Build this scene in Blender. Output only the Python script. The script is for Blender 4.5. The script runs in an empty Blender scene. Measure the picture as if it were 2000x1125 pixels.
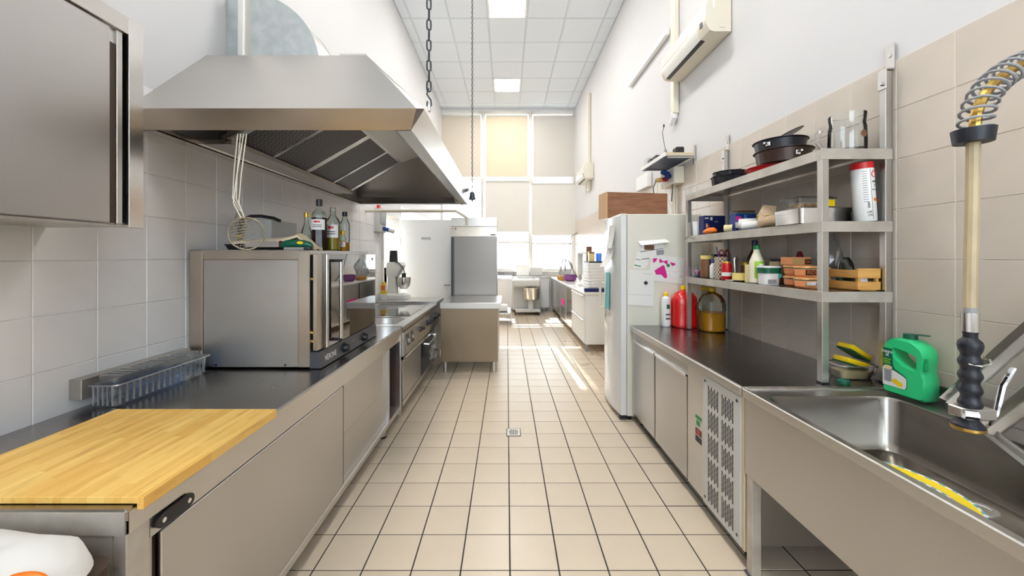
import bpy, bmesh, math, random
from mathutils import Vector, Matrix, noise
random.seed(7)
S = bpy.context.scene
COL = S.collection
PI = math.pi
# ------------------------------------------------------------------ camera
H = 1.5
cd = bpy.data.cameras.new('camera'); cam = bpy.data.objects.new('camera', cd); COL.objects.link(cam)
cam.location = (0, 0, H); cam.rotation_euler = (PI/2, 0, 0)
cd.sensor_width = 36.0; cd.lens = 36.0*740/2000
cd.shift_x = 0.005; cd.shift_y = -0.03075
cd.clip_start = 0.05; cd.clip_end = 200
S.camera = cam
# ------------------------------------------------------------------ light
def lin(c):
    return c/12.92 if c <= 0.04045 else ((c+0.055)/1.055)**2.4
def rgb(r, g, b): return (lin(r/255), lin(g/255), lin(b/255), 1.0)
W = bpy.data.worlds.new('world'); S.world = W; W.use_nodes = True
bg = W.node_tree.nodes['Background']; bg.inputs[0].default_value = (0.79, 0.905, 1.0, 1); bg.inputs[1].default_value = 7.0
sd = bpy.data.lights.new('sun', 'SUN'); sd.energy = 22.0; sd.angle = math.radians(0.6); sd.color = (1, .95, .86)
sun = bpy.data.objects.new('sun', sd); COL.objects.link(sun)
sun.rotation_euler = Vector((0.045, -1, -0.855)).to_track_quat('-Z', 'Y').to_euler()
LAMP = 40.0
S.view_settings.view_transform = 'Standard'; S.view_settings.look = 'None'
S.view_settings.exposure = 0.38; S.view_settings.gamma = 1.0
S.view_settings.use_curve_mapping = False
try:
    S.cycles.max_bounces = 10; S.cycles.diffuse_bounces = 7; S.cycles.glossy_bounces = 5
    S.cycles.transparent_max_bounces = 16; S.cycles.transmission_bounces = 6
    S.cycles.sample_clamp_indirect = 6.0; S.cycles.caustics_reflective = False; S.cycles.caustics_refractive = False
except Exception: pass
# ------------------------------------------------------------------ materials
M = {}
def nodes(name):
    m = bpy.data.materials.new(name); m.use_nodes = True
    nt = m.node_tree; return m, nt, nt.nodes['Principled BSDF'], nt.nodes['Material Output']
def sock(b, n, v):
    if n in b.inputs: b.inputs[n].default_value = v
def mat(name, c, rough=.5, metal=0, var=0, scale=(6, 6, 6), bump=0, coat=0, emit=0, spec=.5, rvar=0, detail=3, c2=None, trans=0):
    m, nt, b, o = nodes(name)
    b.inputs['Base Color'].default_value = c; b.inputs['Roughness'].default_value = rough; b.inputs['Metallic'].default_value = metal
    sock(b, 'Specular IOR Level', spec); sock(b, 'Coat Weight', coat); sock(b, 'Transmission Weight', trans)
    if emit:
        sock(b, 'Emission Color', c); sock(b, 'Emission Strength', emit)
    if var or bump or rvar or c2:
        tc = nt.nodes.new('ShaderNodeTexCoord'); mp = nt.nodes.new('ShaderNodeMapping'); mp.inputs['Scale'].default_value = scale
        nz = nt.nodes.new('ShaderNodeTexNoise'); nz.inputs['Scale'].default_value = 1.0; nz.inputs['Detail'].default_value = detail
        nt.links.new(tc.outputs['Object'], mp.inputs[0]); nt.links.new(mp.outputs[0], nz.inputs['Vector'])
        if var or c2:
            r = nt.nodes.new('ShaderNodeValToRGB')
            d = c2 if c2 else tuple(x*(1-var) for x in c[:3])+(1,)
            e = c if c2 else tuple(min(1, x*(1+var)) for x in c[:3])+(1,)
            r.color_ramp.elements[0].position = .32; r.color_ramp.elements[1].position = .68
            r.color_ramp.elements[0].color = d; r.color_ramp.elements[1].color = e
            nt.links.new(nz.outputs[0], r.inputs[0]); nt.links.new(r.outputs[0], b.inputs['Base Color'])
        if rvar:
            mr = nt.nodes.new('ShaderNodeMapRange'); mr.inputs[3].default_value = max(.02, rough-rvar); mr.inputs[4].default_value = rough+rvar
            nt.links.new(nz.outputs[0], mr.inputs[0]); nt.links.new(mr.outputs[0], b.inputs['Roughness'])
        if bump:
            bp = nt.nodes.new('ShaderNodeBump'); bp.inputs['Strength'].default_value = bump; bp.inputs['Distance'].default_value = .004
            nt.links.new(nz.outputs[0], bp.inputs['Height']); nt.links.new(bp.outputs[0], b.inputs['Normal'])
    M[name] = m; return m
def thin_glass(name, tint=(1, 1, 1, 1), gloss=.12, rough=.02, ior=1.45):
    m = bpy.data.materials.new(name); m.use_nodes = True; nt = m.node_tree; nt.nodes.clear()
    o = nt.nodes.new('ShaderNodeOutputMaterial'); t = nt.nodes.new('ShaderNodeBsdfTransparent'); t.inputs[0].default_value = tint
    g = nt.nodes.new('ShaderNodeBsdfGlossy'); g.inputs['Roughness'].default_value = rough
    f = nt.nodes.new('ShaderNodeFresnel'); f.inputs[0].default_value = ior
    a = nt.nodes.new('ShaderNodeMath'); a.operation = 'ADD'; a.use_clamp = True; a.inputs[1].default_value = gloss
    nt.links.new(f.outputs[0], a.inputs[0])
    x = nt.nodes.new('ShaderNodeMixShader'); nt.links.new(a.outputs[0], x.inputs[0])
    nt.links.new(t.outputs[0], x.inputs[1]); nt.links.new(g.outputs[0], x.inputs[2]); nt.links.new(x.outputs[0], o.inputs[0])
    M[name] = m; return m
def fabric_through(name, c, ct):
    m = bpy.data.materials.new(name); m.use_nodes = True; nt = m.node_tree; nt.nodes.clear()
    o = nt.nodes.new('ShaderNodeOutputMaterial'); d = nt.nodes.new('ShaderNodeBsdfDiffuse'); d.inputs[0].default_value = c
    t = nt.nodes.new('ShaderNodeBsdfTranslucent'); t.inputs[0].default_value = ct
    x = nt.nodes.new('ShaderNodeAddShader'); nt.links.new(d.outputs[0], x.inputs[0]); nt.links.new(t.outputs[0], x.inputs[1])
    nt.links.new(x.outputs[0], o.inputs[0]); M[name] = m; return m
mat('paint', rgb(217, 216, 217), .75, bump=.05, scale=(60, 60, 60))
mat('ceiling_white', rgb(228, 234, 240), .8)
mat('grid_white', rgb(214, 220, 226), .6)
mat('tile_beige', rgb(208, 197, 184), .28, var=.04, scale=(3, 3, 3))
mat('tile_white', rgb(244, 243, 244), .22, var=.02, scale=(3, 3, 3))
mat('grout_light', rgb(226, 219, 209), .9)
mat('grout_wall', rgb(222, 222, 224), .9)
mat('floor_tile', rgb(211, 194, 172), .3, var=.03, scale=(2.5, 2.5, 2.5), rvar=.08)
mat('grout_dark', rgb(44, 42, 42), .9)
mat('steel', (.62, .605, .585, 1), .3, 1, var=.02, scale=(3, 3, 9), rvar=.05)
mat('steel_side', (.50, .475, .445, 1), .36, 1, var=.02, scale=(4, 3, 9), rvar=.04)
mat('steel_top', (.34, .325, .315, 1), .25, 1, var=.08, scale=(4, 4, 4), rvar=.08, detail=5)
mat('steel_door', (.53, .515, .51, 1), .31, 1, var=.02, scale=(2, 2, 1), detail=1)
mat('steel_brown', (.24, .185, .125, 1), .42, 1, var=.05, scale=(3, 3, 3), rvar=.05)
mat('steel_worn', (.60, .565, .51, 1), .45, .45, c2=(.46, .42, .37, 1), scale=(9, 9, 9), detail=6, rvar=.08)
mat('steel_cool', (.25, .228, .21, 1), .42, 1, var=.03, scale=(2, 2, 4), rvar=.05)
mat('wire_dull', rgb(150, 140, 120), .45, .6)
mat('steel_bright', (.75, .74, .72, 1), .18, 1)
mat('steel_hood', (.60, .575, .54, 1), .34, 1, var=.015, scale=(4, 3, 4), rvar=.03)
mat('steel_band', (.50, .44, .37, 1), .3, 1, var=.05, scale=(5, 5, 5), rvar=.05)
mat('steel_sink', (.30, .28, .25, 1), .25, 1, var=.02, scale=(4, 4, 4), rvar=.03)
mat('galvanised', (.50, .53, .53, 1), .45, .8, c2=(.40, .43, .43, 1), scale=(14, 14, 14), detail=6)
mat('foil', (.85, .85, .84, 1), .22, 1, bump=.5, scale=(40, 40, 40))
mat('chrome', (.85, .85, .85, 1), .08, 1)
mat('iron', rgb(70, 74, 80), .4, .8)
mat('brass', rgb(200, 165, 90), .3, 1)
mat('hose_braid', rgb(178, 162, 130), .45, var=.12, scale=(30, 30, 9))
mat('black', rgb(24, 24, 27), .4)
mat('black_gloss', rgb(12, 12, 14), .12)
mat('rubber', rgb(20, 24, 34), .45, bump=.2, scale=(30, 30, 30))
mat('dark_pan', rgb(38, 38, 44), .35, .3)
mat('brown_pan', rgb(62, 42, 34), .35, .3)
mat('red', rgb(200, 22, 28), .35)
mat('red_dark', rgb(120, 16, 20), .4)
mat('white', rgb(238, 238, 236), .45)
mat('white_gloss', rgb(236, 235, 228), .22, coat=.3)
mat('fridge_white', rgb(226, 222, 208), .3, coat=.2)
mat('fridge_front', rgb(226, 228, 226), .22, coat=.4)
mat('ivory', rgb(224, 216, 198), .4)
mat('grey_box', rgb(200, 200, 196), .5)
mat('grey', rgb(150, 152, 155), .5)
mat('grey_dark', rgb(70, 74, 82), .4)
mat('panel_grey', rgb(84, 86, 92), .35, .5)
mat('cream', rgb(232, 214, 160), .45)
mat('yellow', rgb(245, 208, 20), .4)
mat('yellow_soft', rgb(240, 216, 130), .5)
mat('orange', rgb(238, 120, 20), .5)
mat('orange_can', rgb(240, 158, 104), .35)
mat('orange_lid', rgb(246, 184, 120), .25, .4)
mat('gold', rgb(210, 170, 70), .3, .7)
mat('blue', rgb(28, 62, 130), .4)
mat('blue_deep', rgb(22, 34, 92), .4)
mat('blue_light', rgb(70, 165, 205), .4)
mat('teal', rgb(90, 190, 190), .5)
mat('pink', rgb(214, 30, 140), .6)
mat('pink_soft', rgb(225, 150, 185), .5)
mat('green', rgb(16, 130, 60), .4)
mat('green_dark', rgb(10, 92, 66), .4)
mat('green_jug', rgb(46, 205, 130), .35, coat=.2)
mat('green_lime', rgb(150, 200, 40), .45)
mat('purple', rgb(120, 60, 130), .45)
mat('tan', rgb(205, 170, 110), .5)
mat('brown', rgb(110, 74, 44), .5)
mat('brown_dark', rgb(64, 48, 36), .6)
mat('paper', rgb(236, 234, 230), .8)
mat('paper_kraft', rgb(196, 170, 138), .8, var=.12, scale=(14, 14, 14))
mat('cloth_white', rgb(222, 220, 216), .95)
mat('cloth_cream', rgb(226, 208, 176), .95, bump=.3, scale=(90, 90, 90))
mat('gasket', rgb(60, 55, 50), .6)
mat('wood_board', rgb(150, 104, 76), .5, c2=rgb(122, 80, 58), scale=(2, 30, 60))
mat('wood_edge', rgb(205, 160, 110), .5)
mat('wood_crate', rgb(226, 176, 100), .55, c2=rgb(205, 150, 78), scale=(8, 8, 60))
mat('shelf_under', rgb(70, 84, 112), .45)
mat('shelf_edge', rgb(206, 190, 160), .5)
mat('frame_white', rgb(214, 212, 206), .45)
mat('print_dark', rgb(60, 60, 66), .7)
mat('print_grey', rgb(150, 150, 155), .8)
mat('liquid_dark', rgb(44, 14, 14), .4, spec=.1)
mat('liquid_oil', rgb(150, 124, 28), .4, spec=.2)
mat('liquid_amber', rgb(212, 138, 10), .4, spec=.2)
mat('liquid_red', rgb(214, 20, 18), .25, coat=.5)
mat('dressing', rgb(232, 226, 202), .3)
mat('nuts', rgb(176, 116, 52), .6, c2=rgb(224, 172, 92), scale=(70, 70, 70))
mat('crumbs', rgb(234, 206, 146), .7, bump=.4, scale=(60, 60, 60))
mat('exterior', rgb(205, 210, 212), .9)
mat('hob_glass', rgb(26, 26, 28), .08, coat=.3)
mat('plate_white', rgb(244, 242, 236), .15, coat=.4)
mat('plate_yellow', rgb(244, 212, 48), .15, coat=.4)
mat('plate_teal', rgb(120, 170, 180), .2)
mat('lamp_diffuser', (1.0, .975, .92, 1), .5, emit=LAMP)
thin_glass('glass')
thin_glass('glass_bottle', (.90, .96, .94, 1), .02, .02, 1.25)
thin_glass('glass_jar', (.97, .98, .98, 1), .04, .03, 1.2)
thin_glass('plastic_clear', (.93, .96, .98, 1), .16, .22, 1.3)
thin_glass('plastic_rib', (.95, .98, 1, 1), .45, .3, 1.4)
thin_glass('plastic_blue', (.42, .64, .92, 1), .08, .2, 1.2)
thin_glass('plastic_bag', (.80, .83, .86, 1), .10, .2)
thin_glass('plastic_green', (.20, .42, .34, 1), .06, .2)
thin_glass('oven_glass', (.34, .40, .44, 1), .20, .015, 1.7)
fabric_through('blind_beige', rgb(206, 194, 172), (.105, .097, .083, 1))
fabric_through('blind_pink', rgb(200, 192, 180), (.098, .09, .079, 1))
fabric_through('blind_grey', rgb(196, 192, 186), (.086, .082, .077, 1))
fabric_through('blind_pale', rgb(206, 203, 198), (.098, .093, .087, 1))
def filter_mat():
    m, nt, b, o = nodes('filter_mesh')
    b.inputs['Metallic'].default_value = .8; b.inputs['Roughness'].default_value = .45
    tc = nt.nodes.new('ShaderNodeTexCoord'); mp = nt.nodes.new('ShaderNodeMapping'); mp.inputs['Scale'].default_value = (55, 55, 55)
    ck = nt.nodes.new('ShaderNodeTexChecker'); ck.inputs['Scale'].default_value = 1
    ck.inputs[1].default_value = rgb(78, 76, 78); ck.inputs[2].default_value = rgb(112, 108, 108)
    nt.links.new(tc.outputs['Object'], mp.inputs[0]); nt.links.new(mp.outputs[0], ck.inputs[0]); nt.links.new(ck.outputs[0], b.inputs['Base Color'])
    M['filter_mesh'] = m
filter_mat()
def bamboo():
    m, nt, b, o = nodes('bamboo'); b.inputs['Roughness'].default_value = .5
    tc = nt.nodes.new('ShaderNodeTexCoord'); sx = nt.nodes.new('ShaderNodeSeparateXYZ'); nt.links.new(tc.outputs['Object'], sx.inputs[0])
    # strips about 22 mm wide running along Y; each strip its own tone, plus long dark flecks
    q = nt.nodes.new('ShaderNodeMath'); q.operation = 'MULTIPLY'; q.inputs[1].default_value = 45; nt.links.new(sx.outputs[0], q.inputs[0])
    fl = nt.nodes.new('ShaderNodeMath'); fl.operation = 'FLOOR'; nt.links.new(q.outputs[0], fl.inputs[0])
    yq = nt.nodes.new('ShaderNodeMath'); yq.operation = 'MULTIPLY'; yq.inputs[1].default_value = 3.1; nt.links.new(sx.outputs[1], yq.inputs[0])
    ad = nt.nodes.new('ShaderNodeMath'); ad.operation = 'MULTIPLY_ADD'; ad.inputs[1].default_value = .37; nt.links.new(fl.outputs[0], ad.inputs[0]); nt.links.new(yq.outputs[0], ad.inputs[2])
    yf = nt.nodes.new('ShaderNodeMath'); yf.operation = 'FLOOR'; nt.links.new(ad.outputs[0], yf.inputs[0])
    cx = nt.nodes.new('ShaderNodeCombineXYZ'); nt.links.new(fl.outputs[0], cx.inputs[0]); nt.links.new(yf.outputs[0], cx.inputs[1])
    wn = nt.nodes.new('ShaderNodeTexWhiteNoise'); nt.links.new(cx.outputs[0], wn.inputs['Vector'])
    r = nt.nodes.new('ShaderNodeValToRGB'); r.color_ramp.elements[0].color = rgb(222, 172, 84); r.color_ramp.elements[1].color = rgb(240, 202, 118)
    nt.links.new(wn.outputs[0], r.inputs[0])
    mp = nt.nodes.new('ShaderNodeMapping'); mp.inputs['Scale'].default_value = (50, 7, 50); nt.links.new(tc.outputs['Object'], mp.inputs[0])
    nz = nt.nodes.new('ShaderNodeTexNoise'); nz.inputs['Scale'].default_value = 1; nz.inputs['Detail'].default_value = 4; nt.links.new(mp.outputs[0], nz.inputs['Vector'])
    r2 = nt.nodes.new('ShaderNodeValToRGB'); r2.color_ramp.elements[0].position = .25; r2.color_ramp.elements[1].position = .48
    r2.color_ramp.elements[0].color = rgb(190, 150, 92); r2.color_ramp.elements[1].color = (1, 1, 1, 1); nt.links.new(nz.outputs[0], r2.inputs[0])
    mx = nt.nodes.new('ShaderNodeMix'); mx.data_type = 'RGBA'; mx.blend_type = 'MULTIPLY'; mx.inputs[0].default_value = .45
    nt.links.new(r.outputs[0], mx.inputs[6]); nt.links.new(r2.outputs[0], mx.inputs[7]); nt.links.new(mx.outputs[2], b.inputs['Base Color'])
    M['bamboo'] = m
bamboo()
def checked():
    m, nt, b, o = nodes('checked_card'); b.inputs['Roughness'].default_value = .7
    tc = nt.nodes.new('ShaderNodeTexCoord'); ck = nt.nodes.new('ShaderNodeTexChecker'); ck.inputs['Scale'].default_value = 62
    ck.inputs[1].default_value = rgb(212, 198, 176); ck.inputs[2].default_value = rgb(120, 104, 92)
    nt.links.new(tc.outputs['Object'], ck.inputs[0]); nt.links.new(ck.outputs[0], b.inputs['Base Color']); M['checked_card'] = m
checked()
# ------------------------------------------------------------------ geometry helpers
def fx(px, Y): return (px-990)*Y/740.0       # real point of a sight line at distance Y
def fz(py, Y): return H-(py-501)*Y/740.0
ORG = {}
class MB:
    def __init__(self): self.v = []; self.f = []
    def add(self, vs, fs, mtx=None):
        o = len(self.v)
        for p in vs:
            p = Vector(p); self.v.append(mtx @ p if mtx else p)
        for f in fs: self.f.append([i+o for i in f])
        return self
    def box(self, x0, x1, y0, y1, z0, z1, bv=0, mtx=None, seg=1):
        if x1 < x0: x0, x1 = x1, x0
        if y1 < y0: y0, y1 = y1, y0
        if z1 < z0: z0, z1 = z1, z0
        if not bv:
            return self.add([(x0, y0, z0), (x1, y0, z0), (x1, y1, z0), (x0, y1, z0), (x0, y0, z1), (x1, y0, z1), (x1, y1, z1), (x0, y1, z1)],
                            [(3, 2, 1, 0), (4, 5, 6, 7), (0, 1, 5, 4), (1, 2, 6, 5), (2, 3, 7, 6), (3, 0, 4, 7)], mtx)
        bm = bmesh.new(); bmesh.ops.create_cube(bm, size=1)
        for v in bm.verts: v.co = Vector(((x0+x1)/2+v.co.x*(x1-x0), (y0+y1)/2+v.co.y*(y1-y0), (z0+z1)/2+v.co.z*(z1-z0)))
        bmesh.ops.bevel(bm, geom=bm.edges[:], offset=min(bv, (x1-x0)*.49, (y1-y0)*.49, (z1-z0)*.49), segments=seg, affect='EDGES', profile=.5)
        bm.verts.index_update()
        self.add([v.co.copy() for v in bm.verts], [[v.index for v in f.verts] for f in bm.faces], mtx); bm.free(); return self
    def cyl(self, a, b, r, n=16, r2=None, cap=True):
        a = Vector(a); b = Vector(b); d = (b-a).normalized(); r2 = r if r2 is None else r2
        u = d.orthogonal().normalized(); w = d.cross(u); vs = []
        for p, q in ((a, r), (b, r2)):
            for i in range(n):
                t = 2*PI*i/n; vs.append(p+u*math.cos(t)*q+w*math.sin(t)*q)
        fs = [(i, (i+1) % n, n+(i+1) % n, n+i) for i in range(n)]
        if cap: fs += [tuple(range(n-1, -1, -1)), tuple(range(n, 2*n))]
        return self.add(vs, fs)
    def lathe(self, c, prof, n=24, sx=1, sy=1, mtx=None):
        cx, cy, cz = c; vs = []; fs = []
        for r, z in prof:
            for i in range(n):
                t = 2*PI*i/n; vs.append((cx+r*sx*math.cos(t), cy+r*sy*math.sin(t), cz+z))
        for k in range(len(prof)-1):
            for i in range(n):
                j = (i+1) % n; fs.append((k*n+i, k*n+j, (k+1)*n+j, (k+1)*n+i))
        if prof[0][0] > 1e-5: fs.append(tuple(range(n-1, -1, -1)))
        if prof[-1][0] > 1e-5: fs.append(tuple((len(prof)-1)*n+i for i in range(n)))
        return self.add(vs, fs, mtx)
    def tube(self, pts, r, n=8, closed=False):
        pts = [Vector(p) for p in pts]; m = len(pts); vs = []; fs = []; u = None
        rs = r if isinstance(r, (list, tuple)) else [r]*m
        for k in range(m):
            a = pts[k-1] if (k or closed) else pts[k]; b = pts[(k+1) % m] if (k < m-1 or closed) else pts[k]
            d = (b-a).normalized()
            u = d.orthogonal().normalized() if u is None else (u-d*u.dot(d)).normalized()
            w = d.cross(u)
            for i in range(n):
                t = 2*PI*i/n; vs.append(pts[k]+(u*math.cos(t)+w*math.sin(t))*rs[k])
        for k in range(m if closed else m-1):
            q = (k+1) % m
            for i in range(n):
                j = (i+1) % n; fs.append((k*n+i, k*n+j, q*n+j, q*n+i))
        if not closed: fs += [tuple(range(n-1, -1, -1)), tuple((m-1)*n+i for i in range(n))]
        return self.add(vs, fs)
    def prism(self, pts, axis, a, b, mtx=None):
        # pts in the two other axes (axis 'x': (y,z); 'y': (x,z); 'z': (x,y))
        def P(p, t): return {'x': (t, p[0], p[1]), 'y': (p[0], t, p[1]), 'z': (p[0], p[1], t)}[axis]
        n = len(pts); vs = [P(p, a) for p in pts]+[P(p, b) for p in pts]
        fs = [tuple(range(n-1, -1, -1)), tuple(range(n, 2*n))]+[(i, (i+1) % n, n+(i+1) % n, n+i) for i in range(n)]
        return self.add(vs, fs, mtx)
    def loft(self, loops, cap0=True, cap1=True):
        n = len(loops[0]); vs = [p for l in loops for p in l]; fs = []
        for k in range(len(loops)-1):
            for i in range(n):
                j = (i+1) % n; fs.append((k*n+i, k*n+j, (k+1)*n+j, (k+1)*n+i))
        if cap0: fs.append(tuple(range(n-1, -1, -1)))
        if cap1: fs.append(tuple((len(loops)-1)*n+i for i in range(n)))
        return self.add(vs, fs)
    def ball(self, c, rx, ry, rz, n=16, m=10):
        prof = [(math.sin(PI*k/m), -math.cos(PI*k/m)) for k in range(m+1)]
        vs = []; fs = []
        for r, z in prof:
            for i in range(n):
                t = 2*PI*i/n; vs.append((c[0]+rx*r*math.cos(t), c[1]+ry*r*math.sin(t), c[2]+rz*z))
        for k in range(m):
            for i in range(n):
                j = (i+1) % n; fs.append((k*n+i, k*n+j, (k+1)*n+j, (k+1)*n+i))
        return self.add(vs, fs)
    def bar(self, a, b, w, h, up=(0, 0, 1)):
        a = Vector(a); b = Vector(b); d = (b-a); L = d.length; d.normalize(); s = d.cross(Vector(up)).normalized(); u = s.cross(d)
        mt = Matrix((s, d, u)).transposed().to_4x4(); mt.translation = a
        return self.box(-w/2, w/2, 0, L, -h/2, h/2, mtx=mt)
    def mesh(self, name, mt, o=Vector((0, 0, 0)), ang=35):
        me = bpy.data.meshes.new(name); me.from_pydata([tuple(Vector(p)-o) for p in self.v], [], self.f)
        bm = bmesh.new(); bm.from_mesh(me); bmesh.ops.recalc_face_normals(bm, faces=bm.faces[:]); bm.to_mesh(me); bm.free()
        me.materials.append(M[mt])
        me.polygons.foreach_set('use_smooth', [True]*len(me.polygons)); me.set_sharp_from_angle(angle=math.radians(ang)); me.update()
        return me
    def build(self, name, mt, parent=None, label=None, org=None, kind=None, ang=35):
        if parent is not None: o = ORG[parent]
        elif org is not None: o = Vector(org)
        else: o = Vector((0, 0, 0))
        ob = bpy.data.objects.new(name, self.mesh(name, mt, o, ang)); COL.objects.link(ob)
        if parent is not None: ob.parent = parent
        else: ob.location = o
        ORG[ob] = o
        if label: ob['label'] = label
        if kind: ob['kind'] = kind
        return ob
    def single(self, name, mt, label, cat, group=None, kind=None):
        xs = [p[0] for p in self.v]; ys = [p[1] for p in self.v]; zs = [p[2] for p in self.v]
        ob = self.build(name, mt, None, label, ((min(xs)+max(xs))/2, (min(ys)+max(ys))/2, min(zs)), kind)
        ob['category'] = cat
        if group: ob['group'] = group
        return ob
def thing(name, label, cat, loc, group=None):
    o = bpy.data.objects.new(name, None); COL.objects.link(o); o.location = loc; o.empty_display_size = .1
    o['label'] = label; o['category'] = cat
    if group: o['group'] = group
    ORG[o] = Vector(loc); return o
def dup(root, loc, label, rz=None):
    r = root.copy(); COL.objects.link(r); r.location = loc; r['label'] = label
    if rz is not None: r.rotation_euler = (0, 0, rz)
    for ch in list(root.children):
        c = ch.copy(); COL.objects.link(c); c.parent = r
        for g in list(ch.children):
            d = g.copy(); COL.objects.link(d); d.parent = c
    return r
def struct(mb, name, mt, org=None):
    return mb.build(name, mt, None, None, org, 'structure')
def text(body, size, loc, right, up, mt, parent, name='lettering', align='CENTER', sx=1.0):
    c = bpy.data.curves.new(name, 'FONT'); c.body = body; c.size = size; c.align_x = align; c.align_y = 'CENTER'; c.extrude = .0004
    c.materials.append(M[mt]); tmp = bpy.data.objects.new(name, c); COL.objects.link(tmp)
    me = bpy.data.meshes.new_from_object(tmp.evaluated_get(bpy.context.evaluated_depsgraph_get())); me.name = name
    bpy.data.objects.remove(tmp); bpy.data.curves.remove(c)
    o = bpy.data.objects.new(name, me); COL.objects.link(o)
    r = Vector(right).normalized(); u = Vector(up).normalized(); n = r.cross(u)
    mt4 = Matrix((r, u, n)).transposed().to_4x4() @ Matrix.Diagonal((sx, 1, 1, 1)); mt4.translation = Vector(loc)-ORG[parent]
    o.parent = parent; o.matrix_basis = mt4; return o
def rrect(x0, x1, y0, y1, r, z, n=5):
    pts = []
    for cx, cy, a in ((x1-r, y1-r, 0), (x0+r, y1-r, 90), (x0+r, y0+r, 180), (x1-r, y0+r, 270)):
        for i in range(n+1):
            t = math.radians(a+90*i/n); pts.append((cx+r*math.cos(t), cy+r*math.sin(t), z))
    return pts
def pieces(mesh, name, parent, spots):
    for p in spots:
        o = bpy.data.objects.new(name, mesh); COL.objects.link(o); o.parent = parent; o.location = Vector(p)-ORG[parent]
# ------------------------------------------------------------------ room
XL, XR, YF, YB, ZC = -1.835, 1.9, 10.6, -4.0, 5.63
D0, D1, DZ = 5.62, 6.42, 2.14                       # doorway in the left wall
wl = MB().prism([(YB, 0), (D0, 0), (D0, DZ), (D1, DZ), (D1, 0), (YF+.2, 0), (YF+.2, ZC), (YB, ZC)], 'x', XL-.2, XL)
wall_left = struct(wl, 'wall_left', 'paint')
wall_right = struct(MB().box(XR, XR+.2, YB, YF+.2, 0, ZC), 'wall_right', 'paint')
SILL = 1.1
wf = MB().box(XL, XR, YF, YF+.2, 0, SILL).box(XL, XR, YF, YF+.2, 5.56, ZC).box(1.86, XR, YF, YF+.2, SILL, 5.56)
wall_far = struct(wf, 'wall_far', 'paint')
wb = MB().box(XL, XR, YB-.2, YB, 0, .9).box(XL, XR, YB-.2, YB, 4.9, ZC).box(XL, -1.7, YB-.2, YB, .9, 4.9).box(1.75, XR, YB-.2, YB, .9, 4.9)  # wide opening holds the added rear window
wall_back = struct(wb, 'wall_back', 'paint')
# floor and its tiles
floor = struct(MB().box(XL-.2, XR+.2, YB-.2, YF+.2, -.12, -.0025), 'floor', 'grout_dark')
TX, TY = .2353, .2331
def slab_mesh(name, w, l, t, mt, ch=.002):
    a, b = w/2, l/2
    return MB().add([(-a, -b, -t), (a, -b, -t), (a, b, -t), (-a, b, -t), (-a+ch, -b+ch, 0), (a-ch, -b+ch, 0), (a-ch, b-ch, 0), (-a+ch, b-ch, 0)],
                    [(4, 5, 6, 7), (0, 1, 5, 4), (1, 2, 6, 5), (2, 3, 7, 6), (3, 0, 4, 7)]).mesh(name, mt, ang=20)
tile_me = slab_mesh('tile', TX-.006, TY-.006, .003, 'floor_tile', .0015)
near, far_ = [], []
for k in range(-8, 8):
    for j in range(-25, 38):
        x = .0147+(k+.5)*TX; y = 1.812+(j+.5)*TY
        if y > YF or y < YB: continue
        vis = (-5 <= k <= 3 and 1.3 < y < 8.35) or (k in (4, 5) and 1.1 < y < 2.2) or (k == 4 and 4.2 < y < 5.0)
        (near if vis else far_).append((x, y, 0))
near.sort(key=lambda p: p[1]); far_ += near[300:]; near = near[:300]
pieces(tile_me, 'tile', floor, near)
rest = MB()
for x, y, z in far_:
    a, b = TX/2-.003, TY/2-.003; rest.add([(x-a, y-b, -.0005), (x+a, y-b, -.0005), (x+a, y+b, -.0005), (x-a, y+b, -.0005)], [(0, 1, 2, 3)])
rest.build('remaining_tiles', 'floor_tile', floor, kind='stuff')
# wall tiles
def wall_tiles(wall, X, sgn, ztop, zs, y0, ys, mt, gmt, y_lo, y_hi, keep, skip=None):
    nrow = int(ztop/zs)
    g = MB(); x0, x1 = (X, X+sgn*.004); g.box(min(x0, x1), max(x0, x1), y_lo, y_hi if not skip else skip[0], 0, ztop)
    if skip: g.box(min(x0, x1), max(x0, x1), skip[1], YF, 0, ztop)
    g.build('grout', gmt, wall)
    w = MB(); a, b, t, ch = ys/2-.0015, zs/2-.0015, .003, .0018; s = sgn
    w.add([(0, -a, -b), (0, a, -b), (0, a, b), (0, -a, b), (s*t, -a+ch, -b+ch), (s*t, a-ch, -b+ch), (s*t, a-ch, b-ch), (s*t, -a+ch, b-ch)],
          [(4, 5, 6, 7), (0, 1, 5, 4), (1, 2, 6, 5), (2, 3, 7, 6), (3, 0, 4, 7)])
    me = w.mesh('tile', mt, ang=20); rest = MB(); spots = []
    k = math.floor((y_lo-y0)/ys)
    while y0+k*ys < YF-.01:
        yc = y0+(k+.5)*ys; k += 1
        if yc-ys/2 < y_lo: continue
        if skip and yc+ys/2 > skip[0] and yc-ys/2 < skip[1]: continue
        if not skip and yc+ys/2 > y_hi: continue
        for r in range(nrow):
            zc = ztop-(r+.5)*zs
            if keep(yc, zc): spots.append((X+sgn*.004, yc, zc))
            else:
                q = X+sgn*.0068; rest.add([(q, yc-a, zc-b), (q, yc+a, zc-b), (q, yc+a, zc+b), (q, yc-a, zc+b)], [(0, 1, 2, 3)])
    spots.sort(key=lambda p: abs(p[1]-1.5))
    for p in spots[300:]:
        q = X+sgn*.0068; rest.add([(q, p[1]-a, p[2]-b), (q, p[1]+a, p[2]-b), (q, p[1]+a, p[2]+b), (q, p[1]-a, p[2]+b)], [(0, 1, 2, 3)])
    pieces(me, 'tile', wall, spots[:300])
    rest.build('remaining_tiles', mt, wall, kind='stuff')
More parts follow.
